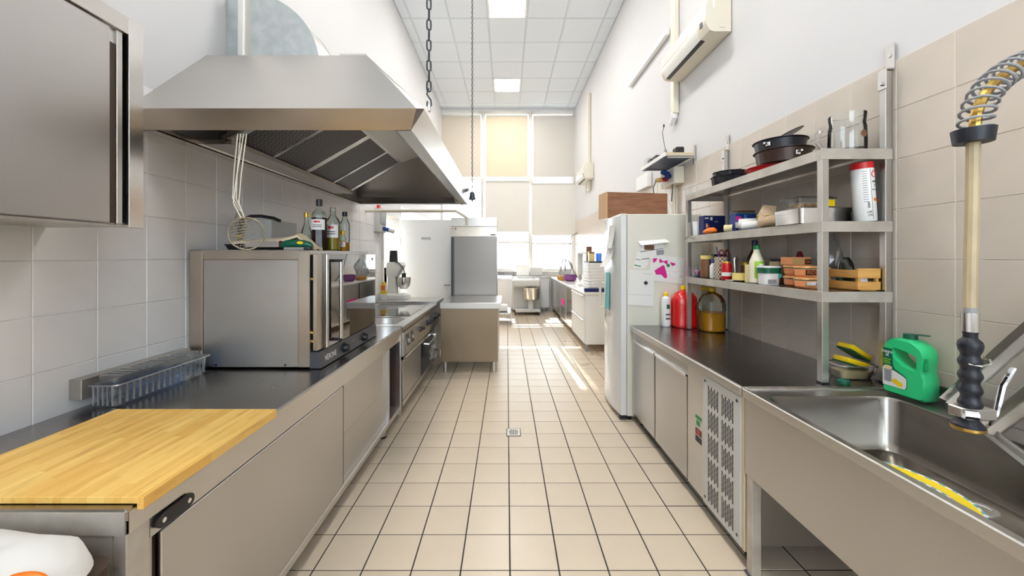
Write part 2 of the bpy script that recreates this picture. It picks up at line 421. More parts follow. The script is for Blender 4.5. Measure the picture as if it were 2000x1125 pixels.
wall_tiles(wall_left, XL, 1, 2.364, .22, 1.459, .2315, 'tile_white', 'grout_wall', -2.0, YF, lambda y, z: 1.2 < y < 5.6 and z > .83, (D0-.08, D1+.08))
wall_tiles(wall_right, XR, -1, 2.456, .2425, 1.598, .2425, 'tile_beige', 'grout_light', -2.0, YF, lambda y, z: 1.1 < y < YF and (z > .86 or y < 1.9))
# ceiling
ceiling = struct(MB().box(XL-.2, XR+.2, YB-.2, YF+.2, ZC+.02, ZC+.15), 'ceiling', 'grid_white')
xs = [XL]+[-1.672+.672*k for k in range(6)]+[XR]
ys = [6.58+.733*k for k in range(-15, 6)]
pm = {}
LROWS = (8.779, 5.847, 2.915, -.017, -2.949)
for i in range(len(xs)-1):
    for y in ys[:-1]+[ys[-1]]:
        l = .733 if y+.733 < YF else YF-y
        if l < .05: continue
        if i == 3 and any(abs(y-q) < .02 for q in LROWS): continue
        w = xs[i+1]-xs[i]; key = (round(w, 3), round(l, 3))
        if key not in pm:
            a, b = w/2-.011, l/2-.011
            pm[key] = MB().add([(-a, -b, .012), (a, -b, .012), (a, b, .012), (-a, b, .012), (-a+.004, -b+.004, 0), (a-.004, -b+.004, 0), (a-.004, b-.004, 0), (-a+.004, b-.004, 0)],
                               [(4, 5, 6, 7), (0, 1, 5, 4), (1, 2, 6, 5), (2, 3, 7, 6), (3, 0, 4, 7)]).mesh('ceiling_panel', 'ceiling_white')
        pieces(pm[key], 'ceiling_panel', ceiling, [((xs[i]+xs[i+1])/2, y+l/2, ZC+.004)])
g = MB()
for x in xs[1:-1]: g.box(x-.011, x+.011, YB, YF, ZC, ZC+.021)
for y in ys: g.box(XL, XR, y-.011, y+.011, ZC+.0005, ZC+.0205)
g.build('ceiling_grid', 'grid_white', ceiling)
for i, y in enumerate(LROWS):
    lab = {0: 'square lit ceiling light panel nearest the far window blinds', 1: 'square lit ceiling light panel at the top edge, nearer than the other'}.get(i, 'square lit ceiling light panel, %s from the far window' % ('third', 'fourth', 'fifth')[max(0, i-2)])
    t = thing('ceiling_light', lab, 'ceiling light', (.008, y+.366, ZC), 'ceiling lights')
    a, b = .336-.012, .366-.012
    MB().box(.008-a, .008+a, y+.366-b, y+.366-b+.03, ZC-.004, ZC+.018).box(.008-a, .008+a, y+.366+b-.03, y+.366+b, ZC-.004, ZC+.018)\
        .box(.008-a, .008-a+.03, y+.366-b+.03, y+.366+b-.03, ZC-.004, ZC+.018).box(.008+a-.03, .008+a, y+.366-b+.03, y+.366+b-.03, ZC-.004, ZC+.018).build('frame', 'white', t)
    MB().box(.008-a+.03, .008+a-.03, y+.366-b+.03, y+.366+b-.03, ZC+.002, ZC+.012).build('diffuser', 'lamp_diffuser', t)
# far windows: three bays
def px10(p): return (p-990)*YF/740
def pz10(p): return H-(p-501)*YF/740
bays = [(-1.835, px10(942)), (px10(945), px10(1035)), (px10(1037.5), 1.86)]
trans = [[5.56, 5.50], [3.72, 3.65], [2.17, 2.12], [1.93, 1.87], [SILL+.05, SILL]]
for n, (x0, x1) in enumerate(bays):
    f = MB().box(x0, x0+.035, YF+.04, YF+.12, SILL, 5.56).box(x1-.035, x1, YF+.04, YF+.12, SILL, 5.56)
    rows = trans if n != 2 else [trans[0], trans[1], [2.13, 2.09], [1.88, 1.84], trans[4]]
    for zt, zb in rows: f.box(x0+.035, x1-.035, YF+.04, YF+.12, zb, zt)
    w = struct(f, 'window_%d' % (n+1), 'frame_white')
    for (zt, zb), (zt2, zb2) in zip(rows[:-1], rows[1:]):
        MB().box(x0+.036, x1-.036, YF+.07, YF+.076, zt2+.001, zb-.001).build('pane', 'glass', w)
mu = MB()
for a, b in ((942, 945), (1035, 1037.5)): mu.box(px10(a), px10(b), YF-.02, YF+.12, SILL, 5.56)
struct(mu, 'trim_1', 'frame_white')
struct(MB().box(XL, XR, YF-.06, YF+.04, SILL-.03, SILL), 'trim_2', 'frame_white')
def blind(a, b, yt, yb, mt, label):
    Y = YF-.05; k = Y/740
    x0, x1 = (a-990)*k, (b-990)*k; z1, z0 = H-(yt-501)*k, H-(yb-501)*k
    x0 = max(x0, XL+.01); x1 = min(x1, XR-.01)
    t = thing('roller_blind', label, 'blind', ((x0+x1)/2, Y, z0), 'roller blinds on the far window')
    MB().box(x0, x1, Y-.001, Y+.001, z0+.015, z1-.03).build('fabric', mt, t)
    MB().box(x0, x1, Y-.006, Y+.006, z0, z0+.016).build('bottom_bar', 'frame_white', t)
    MB().cyl((x0, Y, z1-.025), (x1, Y, z1-.025), .024, 12).build('roller', 'frame_white', t)
    for xx in (x0+.01, x1-.014): MB().box(xx, xx+.004, Y, YF+.05, z1-.05, z1+.055).build('bracket', 'frame_white', t)
blind(859, 939, 224, 346, 'blind_pink', 'pale pinkish beige roller blind, upper left of the far window')
blind(949, 1030.5, 224, 346, 'blind_beige', 'warm yellowish beige roller blind, upper middle of the far window')
blind(1041.6, 1122, 225, 346, 'blind_grey', 'greyish roller blind, upper right of the far window')
blind(948, 1033.5, 352, 453, 'blind_pale', 'pale roller blind hanging below the warm beige middle one')
blind(1039, 1122, 357, 459, 'blind_pale', 'pale roller blind at lower right of the far window')
wbk = struct(MB().box(-1.7, -1.65, YB-.15, YB-.05, .9, 4.9).box(1.70, 1.75, YB-.15, YB-.05, .9, 4.9).box(0, .05, YB-.15, YB-.05, .95, 4.85).box(-1.65, 1.70, YB-.15, YB-.05, .9, .95).box(-1.65, 1.70, YB-.15, YB-.05, 4.85, 4.9), 'window_4', 'frame_white')  # added window behind the camera, lets more sky light into the room
MB().box(-1.65, 0, YB-.105, YB-.1, .95, 4.85).build('pane', 'glass', wbk); MB().box(.05, 1.70, YB-.105, YB-.1, .95, 4.85).build('pane', 'glass', wbk)
struct(MB().box(-30, 30, YF+.3, 60, -.3, -.2).box(-30, XL-.3, -10, 60, -.3, -.2), 'exterior_ground', 'exterior')
struct(MB().box(-3.5, -3.4, 3.5, 9.0, 0, 3.2).box(-3.4, XL-.21, 3.5, 9.0, 3.1, 3.2), 'added_light_screen', 'paint')  # wall and roof slab added outside to block sky light at the doorway
struct(MB().box(-3.4, XL-.205, 3.5, 9.0, -.1, -.002), 'added_passage_floor', 'floor_tile')  # floor slab of the same added passage
# doorway trim and the open door
struct(MB().box(XL-.19, XL+.015, D0-.07, D0+.006, 0, DZ+.07).box(XL-.19, XL+.015, D1-.006, D1+.07, 0, DZ+.07).box(XL-.19, XL+.015, D0+.006, D1-.006, DZ-.006, DZ+.07), 'trim_3', 'frame_white')
dr = struct(MB().box(-1.80, -.88, D1-.02, D1+.025, .01, 2.12, .003), 'door_1', 'fridge_front'); dr['label'] = 'white door standing open with a small sign'
MB().box(-1.84, -1.795, D1-.03, D1-.015, .3, .42).box(-1.84, -1.795, D1-.03, D1-.015, 1.7, 1.82).build('hinge', 'chrome', dr)
sg = MB().box(fx(823, 6.4), fx(841, 6.4), D1-.024, D1-.0205, fz(469, 6.4), fz(463, 6.4)).build('door_sign', 'grey_box', dr)
text('PRIVATO', .040, (fx(832, 6.39), D1-.0255, fz(466, 6.39)), (1, 0, 0), (0, 0, 1), 'black', sg)
dh = MB().cyl((-.96, D1-.02, 1.02), (-.96, D1-.06, 1.02), .01, 10).box(-1.06, -.95, D1-.07, D1-.055, 1.01, 1.03, .004).build('door_handle', 'chrome', dr)
# ================================================================== LEFT SIDE
WT = .855
# --- long steel work cabinet
c = thing('steel_work_cabinet', 'long steel work cabinet with sliding doors under the oven and cutting board', 'cabinet', (-1.4, 2.2, 0))
MB().box(-1.825, -.966, .96, 3.482, WT-.035, WT, .006).box(-.992, -.966, .962, 3.48, WT-.062, WT-.03).box(-1.825, -.966, .961, .985, WT-.062, WT-.03).build('worktop', 'steel_top', c)
MB().box(-1.82, -.968, .9585, .9615, WT-.062, WT-.004).build('near_lip', 'steel_worn', c)
MB().box(-.9665, -.9635, .966, 3.478, WT-.062, WT-.006).build('front_lip', 'steel', c, label='brighter brushed front edge')
MB().box(-1.81, -1.005, .966, .982, .12, WT-.063).build('end_panel', 'steel_worn', c)
MB().box(-1.005, -.970, .966, 1.03, .10, WT-.063, .002).build('post', 'steel_worn', c)
MB().box(-1.005, -.970, 3.10, 3.135, .14, .735).build('post', 'steel', c, label='brownish stained post')
MB().box(-1.005, -.970, 3.43, 3.478, .10, WT-.063).build('post', 'steel', c)
MB().box(-.995, -.970, 1.03, 3.43, .735, WT-.063).build('top_rail', 'steel', c)
MB().box(-1.02, -.968, 1.03, 3.43, .10, .14, .004).build('bottom_rail', 'steel', c)
MB().box(-1.80, -1.02, .985, 3.47, .11, .125).build('bottom_shelf', 'steel_worn', c)
MB().box(-1.81, -1.80, .985, 3.47, .125, WT-.07).build('back_panel', 'steel_worn', c)
d = MB().box(-.984, -.972, 1.066, 2.250, .14, .727, .003).build('sliding_door', 'steel_door', c)
MB().box(-.9895, -.979, 2.250, 2.272, .14, .73).build('finger_pull', 'brown_dark', d)
MB().box(-.989, -.980, 1.066, 2.250, .7275, .7345).build('top_gap_shade', 'black', c)  # black strip paints the shadow line above the near door
d = MB().box(-1.000, -.990, 2.10, 3.10, .14, .734, .003).build('sliding_door', 'steel_door', c)
MB().box(-.990, -.987, 2.27, 3.09, .42, .425).build('crease', 'steel_side', d)
MB().box(-.9955, -.984, 1.034, 1.050, .15, .735).build('door_track', 'steel_side', c); MB().box(-.9955, -.990, 1.050, 1.066, .15, .735).build('door_track', 'brown_dark', c)
for x, y in ((-1.02, 1.1), (-1.03, 3.14), (-1.72, 1.1), (-1.72, 3.14)):
    l = MB().cyl((x, y, .0), (x, y, .10), .027, 16).build('leg', 'steel', c)
    MB().cyl((x, y, 0), (x, y, .014), .030, 16).build('foot', 'black', l)
pl = MB().loft([[(-.9635+dx, 1.10+s*.046*0+py, .765+pz) for py, pz in [(.042*math.copysign(1, math.cos(a))+.020*math.cos(a), .020*math.sin(a)) for a in [2*PI*i/24+.01 for i in range(24)]]] for dx, s in ((0, 1), (.006, 1))]).build('latch_plate', 'black', c)
for yy in (1.058, 1.142): MB().cyl((-.958, yy, .765), (-.9555, yy, .765), .007, 10).build('screw', 'chrome', pl)
MB().box(-1.5, -1.06, 3.16, 3.42, .15, .45, .01).single('storage_box', 'red_dark', 'dark red box seen through the open end of the steel work cabinet', 'box')
# --- bamboo board with hooked front edge
b = thing('cutting_board', 'large bamboo cutting board with a hooked front edge, on the left worktop', 'board', (-1.27, 1.27, WT+.001))
MB().box(-1.60, -.9625, .985, 1.555, WT+.002, WT+.0195, .001).build('board', 'bamboo', b)
MB().box(-.9625, -.945, .985, 1.555, WT-.013, WT+.0195, .001).build('front_hook', 'bamboo', b)
# --- white cloth over a bin at the near end
b = thing('waste_bin', 'dark brown bin under the white cloth at lower left', 'bin', (-1.2, .76, 0))
MB().loft([rrect(-1.40, -.955, .52, .92, .05, z) for z in (0, .735)]).build('body', 'brown_dark', b)
MB().loft([rrect(-1.41, -.945, .51, .93, .05, z) for z in (.735, .765)]).build('rim', 'brown_dark', b)
cl = thing('cloth', 'white crumpled cloth with an orange print draped over the bin', 'cloth', (-1.2, .75, .776))
def dome(u, v, off=0):
    a = u*2*PI; r = v
    x = -1.20+.275*r*math.copysign(abs(math.cos(a))**.5, math.cos(a)); y = .705+.218*r*math.copysign(abs(math.sin(a))**.5, math.sin(a))
    z = .870-.012*r**2-.040*r**8+.016*noise.noise((x*7, y*7, 3))+.006*noise.noise((x*19, y*26, 1))
    if r > .96: z -= (r-.96)*.6
    return (x, y, z+off)
mb = MB(); NU, NV = 48, 16
mb.add([dome(i/NU, (j/NV)**.8) for j in range(NV+1) for i in range(NU)], [(j*NU+i, j*NU+(i+1) % NU, (j+1)*NU+(i+1) % NU, (j+1)*NU+i) for j in range(NV) for i in range(NU)])
mb.build('fabric', 'cloth_white', cl, ang=180)
arc = []
for i in range(17):
    q = PI*i/16; X_, Y_ = -.955-.034*math.cos(q), .742+.036*math.sin(q)
    ca, sa = (X_+1.20)/.275, (Y_-.705)/.218; r_ = (abs(ca)**4+abs(sa)**4)**.25
    z_ = .870-.012*r_**2-.040*r_**8+.016*noise.noise((X_*7, Y_*7, 3))+.006*noise.noise((X_*19, Y_*26, 1)); arc.append((X_, Y_, z_+.002))
MB().tube(arc, .006, 6).build('orange_print', 'orange', cl)
# --- thin steel channel on the wall and the clear food box
MB().box(-1.829, -1.775, 1.58, 2.13, .9, .985, .002).single('steel_channel', 'steel_side', 'grey steel channel fixed low on the wall behind the clear box', 'channel')
t = thing('clear_food_box', 'long clear plastic clamshell food box, on the worktop by the oven', 'food box', (-1.60, 1.80, WT+.001))
def tub(mb, x0, x1, y0, y1, z0, z1, ins, r=.03, th=.0):
    mb.loft([rrect(x0+ins, x1-ins, y0+ins, y1-ins, r, z0), rrect(x0+ins*.4, x1-ins*.4, y0+ins*.4, y1-ins*.4, r, z0+(z1-z0)*.5), rrect(x0, x1, y0, y1, r, z1)], True, False); return mb
bx0, bx1_, byA, byB, bz0 = -1.768, -1.650, 1.60, 2.10, WT+.002
tub(MB(), bx0, bx1_, byA, byB, bz0, bz0+.095, .014).build('tray', 'plastic_clear', t)
MB().loft([rrect(bx0-.006, bx1_+.01, byA-.01, byB+.01, .03, bz0+q) for q in (.095, .101)]+[rrect(bx0+.012, bx1_-.012, byA+.015, byB-.015, .025, bz0+q) for q in (.106, .128)], False, True).build('lid', 'plastic_clear', t)
MB().box(bx0+.022, bx1_-.022, byA+.10, byB-.09, bz0+.004, bz0+.082, .02).build('blue_inlay', 'plastic_blue', t, label='blue translucent insert')
rb = MB()
for i in range(13): rb.box(bx0+.018, bx1_-.018, byA+.03+i*.034, byA+.036+i*.034, bz0+.128, bz0+.133)
for i in range(16): rb.box(bx1_-.010, bx1_-.004, byA+.02+i*.03, byA+.026+i*.03, bz0+.012, bz0+.092)
for i in range(5): rb.box(bx0+.016+i*.02, bx0+.021+i*.02, byA+.001, byA+.006, bz0+.012, bz0+.092)
rb.tube(rrect(bx0-.006, bx1_+.01, byA-.01, byB+.01, .03, bz0+.098), .003, 6, True)
rb.build('ribs', 'plastic_rib', t)
# --- wall cupboard
t = thing('wall_cupboard', 'steel wall cupboard with sliding doors, one left ajar, upper left', 'cupboard', (-1.64, .95, 1.61))
CX = -1.44
MB().box(-1.825, CX-.03, .30, 1.503, 1.615, 1.63).build('bottom_panel', 'steel_side', t)
MB().box(-1.825, CX-.03, .30, 1.503, 2.39, 2.405).build('top_panel', 'steel_side', t)
MB().box(-1.825, CX-.03, 1.49, 1.503, 1.63, 2.39).build('side_panel', 'steel_side', t)
MB().box(-1.825, CX-.03, .30, .313, 1.63, 2.39).build('side_panel', 'steel_side', t)
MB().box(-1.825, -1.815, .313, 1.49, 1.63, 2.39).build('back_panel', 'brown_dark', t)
MB().box(CX-.03, CX, 1.444, 1.503, 1.61, 2.41, .002).build('frame_post', 'steel_bright', t)
MB().box(CX-.03, CX, .30, 1.444, 2.345, 2.41, .002).build('top_rail', 'steel', t)
MB().box(CX-.03, CX-.004, .30, 1.444, 1.61, 1.618).build('bottom_rail', 'steel_side', t)
MB().box(CX-.014, CX-.003, .40, 1.379, 1.622, 2.338, .003).build('sliding_door', 'steel_door', t)
MB().box(CX-.030, CX-.020, .7, 1.4303, 1.622, 2.345).box(CX-.030, CX-.010, 1.409, 1.4303, 1.622, 2.345, .002).build('sliding_door', 'steel', t)
MB().box(CX-.0195, CX-.0165, 1.3795, 1.4085, 1.625, 2.29).build('finger_slot', 'brown_dark', t, label='dark brown gap of the recessed pull')
# --- oven
oy0, oy1, ob, ot = 2.16, 3.09, .868, 1.538
o = thing('convection_oven', 'steel countertop convection oven with glass door, on the left worktop', 'oven', (-1.45, 2.6, WT))
MB().box(-1.80, -1.13, oy0+.012, oy1-.005, ob+.004, ot-.004).build('body', 'steel_side', o)
MB().box(-1.81, -1.735, oy0, oy0+.02, ob, ot, .002).build('corner_panel', 'steel_band', o)
MB().box(-1.19, -1.124, oy0, oy0+.02, ob, ot, .002).build('corner_panel', 'steel_band', o)
MB().box(-1.735, -1.19, oy0+.001, oy0+.02, ot-.055, ot, .002).build('side_top_strip', 'steel_band', o)
MB().box(-1.733, -1.192, oy0+.003, oy0+.02, ob, ot-.057, .002).build('side_panel', 'steel_side', o)
MB().box(-1.81, -1.124, oy0, oy1, ot-.006, ot, .002).build('top_panel', 'steel', o)
for x in (-1.66, -1.265): MB().cyl((x, oy0+.001, ob+.012), (x, oy0+.005, ob+.012), .006, 10).build('screw', 'black', o)
MB().cyl((-1.814, oy0+.05, 1.462), (-1.8, oy0+.05, 1.462), .008, 8).build('screw', 'black', o)
for x, y in ((-1.70, 2.24), (-1.17, 2.24), (-1.70, 3.0), (-1.17, 3.0)): MB().cyl((x, y, WT+.0005), (x, y, ob+.004), .026, 14, .02).build('foot', 'black', o)
MB().box(-1.13, -1.118, oy0+.03, oy1-.02, .955, ot-.03).build('cavity_front', 'black', o)
dd = MB().box(-1.108, -1.085, oy0+.005, oy0+.075, .96, 1.515, .002).build('door', 'steel_band', o)
MB().box(-1.108, -1.085, oy1-.05, oy1, .96, 1.515, .002).build('door_end_strip', 'black_gloss', dd)
MB().box(-1.0965, -1.0725, oy0+.075, oy1-.002, .958, 1.517, .001).build('glass_panel', 'oven_glass', dd)
MB().cyl((-1.072, oy0+.098, .962), (-1.072, oy0+.098, 1.512), .011, 12).build('door_edge_trim', 'steel_bright', dd)
hd = MB().cyl((-1.035, 2.365, .985), (-1.035, 2.365, 1.478), .0125, 14).build('handle', 'steel_bright', dd)
for z in (.985, 1.474): MB().box(-1.075, -1.024, 2.352, 2.378, z-.009, z+.009, .003).build('handle_bracket', 'black', hd)
for z in (.975, 1.48): MB().cyl((-1.072, 3.02, z), (-1.069, 3.02, z), .01, 10).build('rivet', 'black', dd)
for z in (1.37, 1.06, 1.01): MB().cyl((-1.128, oy0+.03, z), (-1.106, oy0+.03, z), .011, 10).build('hinge_pin', 'brass', o)
cp = MB().prism([(-1.125, .86), (-1.062, .86), (-1.072, .953), (-1.125, .953)], 'y', oy0+.004, oy1+.005).build('control_panel', 'panel_grey', o)
for yk in (2.486, 2.815):
    k = MB().cyl((-1.068, yk, .902), (-1.060, yk, .902), .033, 20).cyl((-1.060, yk, .902), (-1.036, yk, .902), .027, 20, .023).box(-1.037, -1.032, yk-.005, yk+.005, .88, .924).build('knob', 'black', o)
    MB().cyl((-1.0675, yk, .902), (-1.0645, yk, .902), .038, 20).build('knob_scale', 'grey_dark', k)
text('NERONE', .046, (-1.0635, 2.29, .903), (0, 1, 0), (-.1, 0, 1), 'white', o, sx=.82)
MB().box(-1.0655, -1.0648, 2.62, 2.64, .915, .918).box(-1.0655, -1.0648, 2.655, 2.66, .915, .918).build('printed_marks', 'white', o)
# rack and fan inside seen dimly through the glass
MB().box(-1.117, -1.114, oy0+.1, oy1-.1, 1.10, 1.105).box(-1.117, -1.114, oy0+.1, oy1-.1, 1.25, 1.255).build('oven_rack', 'steel', o)
# things on the oven
OT = ot
t = thing('black_tray', 'flat black plastic tray lying on top of the oven', 'tray', (-1.42, 2.4, OT))
tub(MB(), -1.74, -1.32, 2.32, 2.46, OT+.001, OT+.034, .012).build('body', 'black', t)
MB().tube(rrect(-1.742, -1.318, 2.318, 2.462, .03, OT+.034), .004, 6, True).build('rim', 'black', t)
t = thing('junction_box', 'grey metal junction box on the tiles behind the black tray', 'electrical box', (-1.74, 2.72, OT))
MB().box(-1.83, -1.62, 2.60, 2.92, OT+.03, OT+.215, .003).build('case', 'grey_box', t)
MB().box(-1.62, -1.617, 2.605, 2.915, OT+.035, OT+.21, .001).build('cover', 'grey_box', t)
MB().tube([(-1.80, 2.55, OT+.03), (-1.80, 2.55, OT+.16), (-1.79, 2.555, OT+.21), (-1.74, 2.57, OT+.235), (-1.68, 2.585, OT+.238), (-1.60, 2.60, OT+.225), (-1.555, 2.60, OT+.205)], .011, 8).build('conduit_hose', 'rubber', t)
MB().cyl((-1.80, 2.55, OT+.09), (-1.80, 2.55, OT+.105), .013, 10).build('hose_band', 'yellow', t)
def cloth_grid(mb, P, nu, nv):
    mb.add([P(i/nu, j/nv) for j in range(nv+1) for i in range(nu+1)], [(j*(nu+1)+i, j*(nu+1)+i+1, (j+1)*(nu+1)+i+1, (j+1)*(nu+1)+i) for j in range(nv) for i in range(nu)])
    return mb
t = thing('oven_glove', 'cream padded oven cloth folded across the black tray', 'oven cloth', (-1.4, 2.34, OT+.05))
def glove(u, v, up):
    x = -1.66+.50*u; y = 2.285+.11*v-.01*u
    z = OT+.038+.052*min(u, .78)**1.3+.012*math.sin(u*9)*u+.006*noise.noise((x*20, y*20, 0))-.008*math.cos(v*PI*2)
    if u > .80: z -= (u-.80)*.42
    return (x, y, max(z, OT+(.040 if u < .72 else .002))+(.014 if up else 0))
mb = MB(); cloth_grid(mb, lambda u, v: glove(u, v, 1), 24, 8); cloth_grid(mb, lambda u, v: glove(u, v, 0), 24, 8)
n1 = 25*9
for i in range(24): mb.f.append([i, i+1, n1+i+1, n1+i]); q = 8*25; mb.f.append([q+i, q+i+1, n1+q+i+1, n1+q+i])
for j in range(8): mb.f.append([j*25, (j+1)*25, n1+(j+1)*25, n1+j*25]); mb.f.append([j*25+24, (j+1)*25+24, n1+(j+1)*25+24, n1+j*25+24])
mb.build('fabric', 'cloth_cream', t, ang=60)
t = thing('green_knife', 'kitchen knife with thick green handle and yellow oval, under the cream cloth', 'knife', (-1.27, 2.30, OT))
MB().loft([[(x, 2.245+.022*w*math.cos(a), OT+.034+dz+.024*w*math.sin(a)) for a in [2*PI*i/12 for i in range(12)]] for x, w, dz in ((-1.335, .7, -.004), (-1.31, 1, 0), (-1.26, 1.05, .004), (-1.20, .95, .002), (-1.165, .8, -.004), (-1.15, .45, -.012))]).build('handle', 'green_dark', t)
MB().loft([[(-1.212+.016*math.cos(a)*1.2, y, OT+.043+.009*math.sin(a)) for a in [2*PI*i/16 for i in range(16)]] for y in (2.2235, 2.219)]).build('yellow_badge', 'yellow', t)
MB().box(-1.55, -1.335, 2.243, 2.247, OT+.018, OT+.052).build('blade', 'steel', t)
MB().box(-1.345, -1.334, 2.232, 2.258, OT+.015, OT+.055, .003).build('bolster', 'red_dark', t)
t = thing('small_knife', 'small knife with grey green handle lying on the oven edge below the bottles', 'knife', (-1.10, 2.25, OT))
MB().cyl((-1.18, 2.21, OT+.009), (-1.14, 2.185, OT+.009), .008, 8).build('handle', 'grey_dark', t)
MB().box(-1.30, -1.18, 2.208, 2.213, OT+.001, OT+.016).build('blade', 'steel', t)
def bottle(name, label, cat, x, y, z, h, r, glass, cap, cap_h=.03, cap_r=None, neck_r=.014, shoulder=.62, neck=.8, liquid=None, lvl=.5, lab=None, lab_z=(.15, .5), sq=1, group=None, lab2=None, n=20):
    t = thing(name, label, cat, (x, y, z), group); cap_r = cap_r or neck_r*1.15; z += .0008
    hb = h-cap_h*.6
    MB().lathe((x, y, z), [(r*.86, 0), (r, .008), (r, h*shoulder*.5), (r, h*shoulder), (r*.93, h*(shoulder+.05)), ((r+neck_r)/2, h*(shoulder*.5+neck*.5)+.005), (neck_r*1.05, h*neck), (neck_r, hb)], n, sx=sq).build('body', glass, t)
    MB().lathe((x, y, z), [(cap_r, h-cap_h), (cap_r, h-.003), (cap_r*.85, h)], 16).build('cap', cap, t)
    if liquid:
        q = min(lvl, shoulder)
        MB().lathe((x, y, z), [(r*.82, .003), (r*.955, .01), (r*.955, h*q)], n, sx=sq).build('liquid', liquid, t)
    if lab:
        mb = MB(); n2 = 10; vs = []
        for zz in lab_z:
            for i in range(n2+1):
                a = -PI/2+PI*.05+(-PI*.32+PI*.64*i/n2); vs.append((x+(r*1.015)*sq*math.cos(a), y+(r*1.015)*math.sin(a), z+h*zz))
        lb = mb.add(vs, [(i, i+1, n2+2+i, n2+1+i) for i in range(n2)]).build('label', lab, t)
        if lab2:
            zz0 = lab_z[0]+(lab_z[1]-lab_z[0])*.68; zz1 = lab_z[0]+(lab_z[1]-lab_z[0])*.86; vs = []
            for zz in (zz0, zz1):
                for i in range(5):
                    a = -PI/2+PI*.05+(-PI*.12+PI*.24*i/4); vs.append((x+(r*1.03)*sq*math.cos(a), y+(r*1.03)*math.sin(a), z+h*zz))
            MB().add(vs, [(i, i+1, 5+i+1, 5+i) for i in range(4)]).build('label_print', lab2, lb)
            vs = []
            for q in (.25, .42):
                for zz in (lab_z[0]+(lab_z[1]-lab_z[0])*q, lab_z[0]+(lab_z[1]-lab_z[0])*(q+.06)):
                    for i in range(5):
                        a = -PI/2+PI*.05+(-PI*.18+PI*.36*i/4); vs.append((x+(r*1.03)*sq*math.cos(a), y+(r*1.03)*math.sin(a), z+h*zz))
            MB().add(vs, [(i+k, i+1+k, 5+i+1+k, 5+i+k) for i in range(4) for k in (0, 10)]).build('label_lines', 'print_dark', lb)
    return t
bottle('small_bottle', 'slim clear bottle with gold cap, leftmost of the bottles on the oven', 'bottle', -1.375, 2.6, OT, .262, .033, 'glass_bottle', 'gold', .032, .017, .013, .45, .72, 'plastic_clear', .4)
bottle('vinegar_bottle', 'tall square bottle of dark vinegar with black cap, on the oven', 'bottle', -1.213, 2.45, OT, .33, .048, 'glass_bottle', 'black', .042, .019, .016, .66, .82, 'liquid_dark', .64, 'paper', (.40, .60), lab2='red', n=8)
bottle('oil_bottle', 'bottle of yellow green oil with clear cap, beside the dark vinegar bottle', 'bottle', -1.180, 2.57, OT, .292, .047, 'glass_bottle', 'glass_bottle', .03, .019, .017, .64, .82, 'liquid_oil', .60, 'paper', (.30, .60), lab2='red')
bottle('slim_bottle', 'slim clear bottle with black cap behind the oil bottle', 'bottle', -1.172, 2.74, OT, .284, .034, 'glass_bottle', 'black', .032, .018, .014, .66, .84, 'liquid_amber', .22)
bottle('sauce_bottle', 'little sauce bottle with yellow cap in front of the slim bottle', 'bottle', -1.150, 2.655, OT, .142, .022, 'glass_bottle', 'gold', .028, .016, .012, .55, .75, 'liquid_amber', .5, 'paper', (.2, .45), lab2='red')
# skimmers hanging from the hood edge
for i, (x, y, z0, rr, lab) in enumerate(((-1.305, 1.90, 1.615, .080, 'wire skimmer hanging from the hood, the rounder one facing the camera'), (-1.385, 1.965, 1.66, .072, 'wire skimmer hanging just behind the other, tilted to the left'))):
    t = thing('wire_skimmer', lab, 'skimmer', (x, y, z0), 'wire skimmers under the hood')
    tilt = Matrix.Translation((x, y, z0)) @ Matrix.Rotation(math.radians(18 if i == 0 else -35), 4, 'Z') @ Matrix.Rotation(math.radians(-12 if i == 0 else 20), 4, 'Y')
    ring = [tilt @ Vector((rr*math.cos(a), 0, rr*math.sin(a))) for a in [2*PI*k/28 for k in range(28)]]
    MB().tube(ring, .0035, 6, True).build('rim', 'wire_dull', t)
    m2 = MB()
    for k in range(-5, 6):
        q = k*rr/6; w = math.sqrt(rr*rr-q*q)
        for ax in (0, 1):
            pts = []
            for s in range(7):
                v = -w+2*w*s/6; a, c_ = (q, v) if ax else (v, q)
                pts.append(tilt @ Vector((a, .022*(1-(a*a+c_*c_)/rr/rr), c_)))
            m2.tube(pts, .0009, 4)
    m2.build('wire_mesh', 'wire_dull', t)
    top = Vector((-1.318-.03*i, 1.908, 2.118))
    for sx in (-.007, .007):
        a = tilt @ Vector((sx, 0, rr)); MB().tube([a, a*.82+top*.18+Vector((-.035+sx, .0, 0)), a*.5+top*.5+Vector((-.025+sx, 0, 0)), top+Vector((sx, 0, 0))], .0028, 6).build('handle_wire', 'ivory', t)
# --- hood
t = thing('extractor_hood', 'big sloping steel extractor hood hung over the left worktop', 'extractor hood', (-1.15, 3.2, 2.13))
hx0, hx1, hy0, hy1, hz = -1.832, -.475, 1.88, 4.58, 2.127
bx1, by0, by1, bz = -.403, 1.815, 4.62, 2.222
tx1, ty0, ty1, tz = -.855, 2.31, 4.14, 2.727
def shell(loops, t_): # closed loops of 4 corners (x0,x1,y0,y1,z)
    vs = []
    for x0, x1, y0, y1, z in loops: vs += [(x0, y0, z), (x1, y0, z), (x1, y1, z), (x0, y1, z)]
    return vs
def sheet4(p, q, r_, s, th=.004):
    p, q, r_, s = map(Vector, (p, q, r_, s)); n = (q-p).cross(s-p).normalized()*th
    return MB().add([p, q, r_, s, p+n, q+n, r_+n, s+n], [(0, 1, 2, 3), (7, 6, 5, 4), (0, 4, 5, 1), (1, 5, 6, 2), (2, 6, 7, 3), (3, 7, 4, 0)])
sheet4((hx0, hy0, hz), (hx1, hy0, hz), (bx1-.03, by0, bz-.012), (hx0, by0, bz-.012), -.004).build('band', 'steel_band', t, label='brownish reflecting near edge band')
